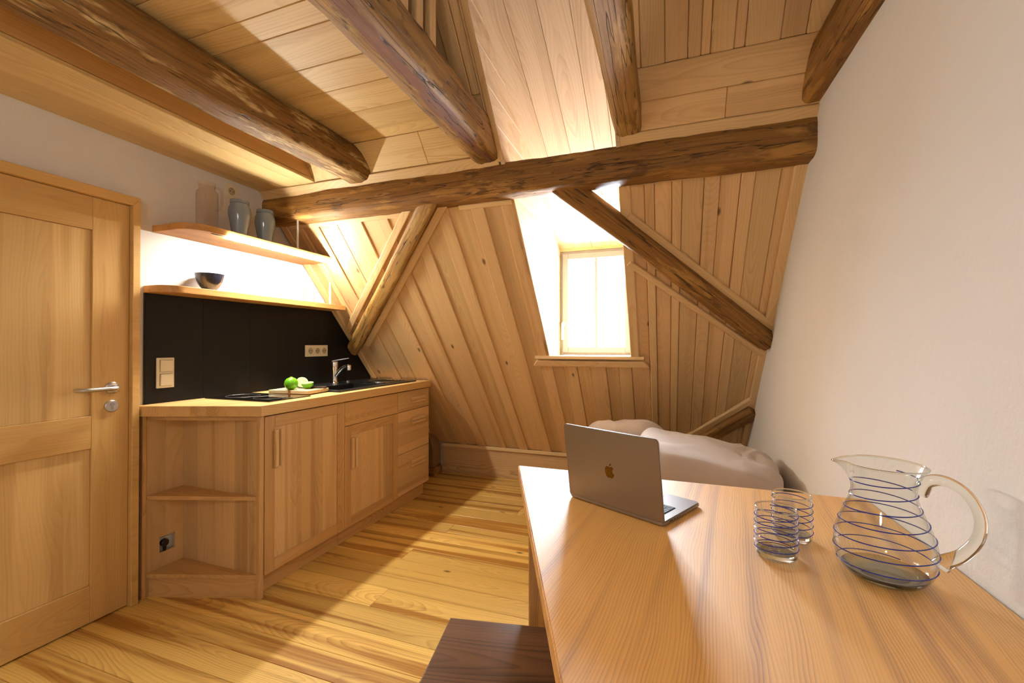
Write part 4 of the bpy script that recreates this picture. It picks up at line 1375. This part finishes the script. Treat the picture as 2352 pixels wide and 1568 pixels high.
def spout(p, a):
    d = (a - math.pi + math.pi) % (2 * math.pi) - math.pi
    d = abs((a - math.pi))
    z = p.z
    k = 1.0
    dzp = 0.0
    if z > 0.165:
        u = min(1.0, (z - 0.165) / 0.053)
        g = math.exp(-(d / 0.26) ** 2)
        k += 0.22 * g * u * u
        k -= 0.05 * math.exp(-((d - 0.62) / 0.25) ** 2) * u
        dzp = -0.006 * g * u
    return Vector((p.x * k, p.y * k, z + dzp))


lathe('body', [(0, 0.004)] + outer + [(0.0645, 0.2195)] + inner + [(0.050, 0.0115), (0.03, 0.0125), (0, 0.0135)], M_GLASS, jg, MJ, 72, spout, 0.9)
lathe('base_pool', [(0, 0.0045), (0.046, 0.0010), (0.060, 0.0078), (0.0662, 0.0165), (0.060, 0.0135), (0.040, 0.0122), (0, 0.0130)], M_GBASE, jg, MJ, 56)
hp = spline([(0.052, 0, 0.172), (0.062, 0, 0.196), (0.085, 0, 0.203), (0.112, 0, 0.186), (0.128, 0, 0.150), (0.126, 0, 0.112), (0.108, 0, 0.078), (0.086, 0, 0.058), (0.0785, 0, 0.048)], 6)
hr_ = [0.0075 + 0.0045 * abs(math.cos(math.pi * i / (len(hp) - 1))) ** 3 + 0.002 * (i / (len(hp) - 1)) for i in range(len(hp))]
tube('handle', [tuple(p) for p in hp], hr_, M_GSOLID, jg, MJ, 18)
rf_ = interp(outer)
tube('blue_thread', thread(rf_, 0.018, 0.198, 7.0, 0.0012, 1.2), 0.0011, M_THREAD, jg, MJ, 6)
tube('rim_bead', [tuple(spout(Vector((0.0652 * math.cos(a), 0.0652 * math.sin(a), 0.2185)), a)) for a in [i * math.pi / 36 for i in range(72)]], 0.0019, M_GSOLID, jg, MJ, 8, True)


def tumbler(loc, label, turns, phase, s=1.0):
    t = thing('glass_tumbler', loc, label, 'glass', 'cobalt-spiral tumblers on the table')
    M = Matrix.Translation(loc) @ Matrix.Translation((0, 0, 0.0005)) @ Matrix.Scale(1.0, 4)
    o_ = [(0.034, 0.0), (0.0385, 0.004), (0.0405, 0.014), (0.0405, 0.05), (0.0398, 0.090), (0.0395, 0.101)]
    o_ = [(r * s, z) for r, z in o_]
    i_ = [(r - 0.0026, z) for r, z in o_ if z > 0.012][::-1]
    lathe('body', [(0, 0.002)] + o_ + [(o_[-1][0] - 0.001, 0.1022)] + i_ + [(0.030 * s, 0.0135), (0.012, 0.0165), (0, 0.0175)], M_GLASS, t, M, 48, None, 0.9)
    lathe('base_pool', [(0, 0.0025), (0.034 * s, 0.0006), (0.0380 * s, 0.0048), (0.0375 * s, 0.0125), (0.028 * s, 0.0125), (0.012, 0.0150), (0, 0.0158)], M_GSOLID, t, M, 40)
    tube('blue_thread', thread(interp(o_), 0.012, 0.094, turns, 0.0011, phase), 0.0010, M_THREAD, t, M, 6)
    tube('rim_bead', [(o_[-1][0] * math.cos(a) - 0.0011 * math.cos(a), o_[-1][0] * math.sin(a) - 0.0011 * math.sin(a), 0.1015) for a in [i * math.pi / 24 for i in range(48)]], 0.0017, M_GSOLID, t, M, 8, True)
    return t


tumbler((0.222, 1.062, TZ), 'front glass tumbler with cobalt spiral, nearer to the laptop', 6.2, 0.4)
tumbler((0.277, 1.170, TZ), 'rear glass tumbler with cobalt spiral, partly behind the other', 5.2, 2.2)

# ------------------------------------------------------------------ couch and cushions in the far corner


def cushion(name, c, half, rot, mat, label, seed, ex=0.45, puff=0.03, cat='cushion'):
    bm = bmesh.new()
    nu, nv = 128, 72

    def se(v, e):
        return math.copysign(abs(v) ** e, v)
    rings = []
    for j in range(nv + 1):
        ph = -math.pi / 2 + math.pi * j / nv
        ring = []
        for i in range(nu):
            th = 2 * math.pi * i / nu
            x = se(math.cos(ph), ex) * se(math.cos(th), ex)
            y = se(math.cos(ph), ex) * se(math.sin(th), ex)
            z = se(math.sin(ph), ex)
            p = Vector((x * half[0], y * half[1], z * half[2]))
            q = p * 3.1 + Vector((seed, 0, 0))
            d = puff * noise.noise(q) + puff * 0.45 * noise.noise(q * 2.7) + puff * 0.5 * (0.5 - abs(noise.noise(Vector((q.x * 1.3 + q.z * 1.8, q.y * 2.2, seed)))))
            cr_ = noise.noise(Vector((p.x * 5.5 + 0.8 * noise.noise(q), p.y * 2.0 - p.z * 3.0, seed + 4.0)))
            d += puff * 0.75 * (0.35 - abs(cr_)) * (0.4 + 0.6 * max(0.0, noise.noise(q * 1.3 + Vector((5, 1, 2))) + 0.4))
            fo = noise.noise(Vector((p.x * 9.0 + 2.2 * noise.noise(q * 0.8), p.y * 3.0, p.z * 5.0 + seed)))
            d += puff * 1.3 * (0.30 - abs(fo)) * max(0.0, 0.5 + 1.2 * noise.noise(q * 0.9 + Vector((1, 7, 3))))
            n = Vector((x / half[0], y / half[1], z / half[2])).normalized()
            ring.append(bm.verts.new(p + n * d))
            if j in (0, nv):
                break
        rings.append(ring)
    for a, b in zip(rings[:-1], rings[1:]):
        for i in range(nu):
            i2 = (i + 1) % nu
            if len(a) == 1:
                bm.faces.new([a[0], b[i], b[i2]])
            elif len(b) == 1:
                bm.faces.new([a[i], b[0], a[i2]])
            else:
                bm.faces.new([a[i], b[i], b[i2], a[i2]])
    o = from_bm(name, bm, mat, None, Matrix.Translation(c) @ rot, True)
    return tag(o, label, cat)


ch = thing('low_couch', (0.0, 2.55, 0), 'low beige couch base below the cushions behind the table', 'couch')
slab('mattress', (0.98, 1.00, 0.16), Matrix.Translation((0.02, 2.52, 0.23)), M_FAB2, ch, 0.05, 4)
slab('base', (0.94, 0.96, 0.148), Matrix.Translation((0.02, 2.52, 0.075)), M_BASE, ch, 0.004)
cushion('seat_cushion', (0.165, 2.30, 0.530), (0.315, 0.27, 0.165), Matrix.Rotation(math.radians(-6), 4, 'Z') @ Matrix.Rotation(math.radians(6), 4, 'Y'), M_FAB, 'large folded beige cushion leaning against the right wall', 3.3, 0.30, 0.030)
cushion('back_cushion', (-0.245, 2.80, 0.510), (0.25, 0.15, 0.195), Matrix.Rotation(math.radians(10), 4, 'Z') @ Matrix.Rotation(math.radians(-8), 4, 'Y'), M_FAB, 'smaller beige cushion half hidden behind the laptop', 9.1, 0.62, 0.03)

# old stub of masonry and post beside the drawers
sb = thing('masonry_stub', (-1.99, 3.50, 0), 'small plastered stub with a wooden foot beside the drawer cabinet', 'post')
prism('plaster_block', [(-0.060, 0.075), (0.020, 0.075), (0.020, 0.235), (-0.010, 0.330), (-0.060, 0.400)], -0.06, 0.075, M_STONE, sb, basis((1, 0, 0), (0, 0, 1), (0, -1, 0), (-2.0, 3.54, 0)), 0.006)
prism('wooden_foot', [(-0.06, 0.0), (0.032, 0.0), (0.032, 0.074), (-0.06, 0.074)], -0.06, 0.090, M_OLD3, sb, basis((1, 0, 0), (0, 0, 1), (0, -1, 0), (-2.0, 3.54, 0)), 0.003)

# ------------------------------------------------------------------ added fill lamp, out of view behind the viewpoint, shaped as a pendant
pe = thing('added_fill_lamp', (-0.55, -0.75, 1.95), 'added unseen pendant-shaped fill lamp behind the viewpoint', 'lamp')
lathe('globe', [(0, -0.11)] + [(0.11 * math.cos(a), 0.11 * math.sin(a)) for a in [math.radians(d) for d in range(-75, 76, 15)]] + [(0, 0.11)], M_FILL, pe, Matrix.Translation((-0.55, -0.75, 1.85)), 28)
lathe('cap', [(0, 0), (0.04, 0), (0.035, 0.03), (0.012, 0.05), (0, 0.05)], M_ALU, pe, Matrix.Translation((-0.55, -0.75, 1.95)), 24)
tube('cord', [(-0.55, -0.75, 1.99), (-0.55, -0.75, TOPZ)], 0.003, M_BLACK, pe, None, 6)
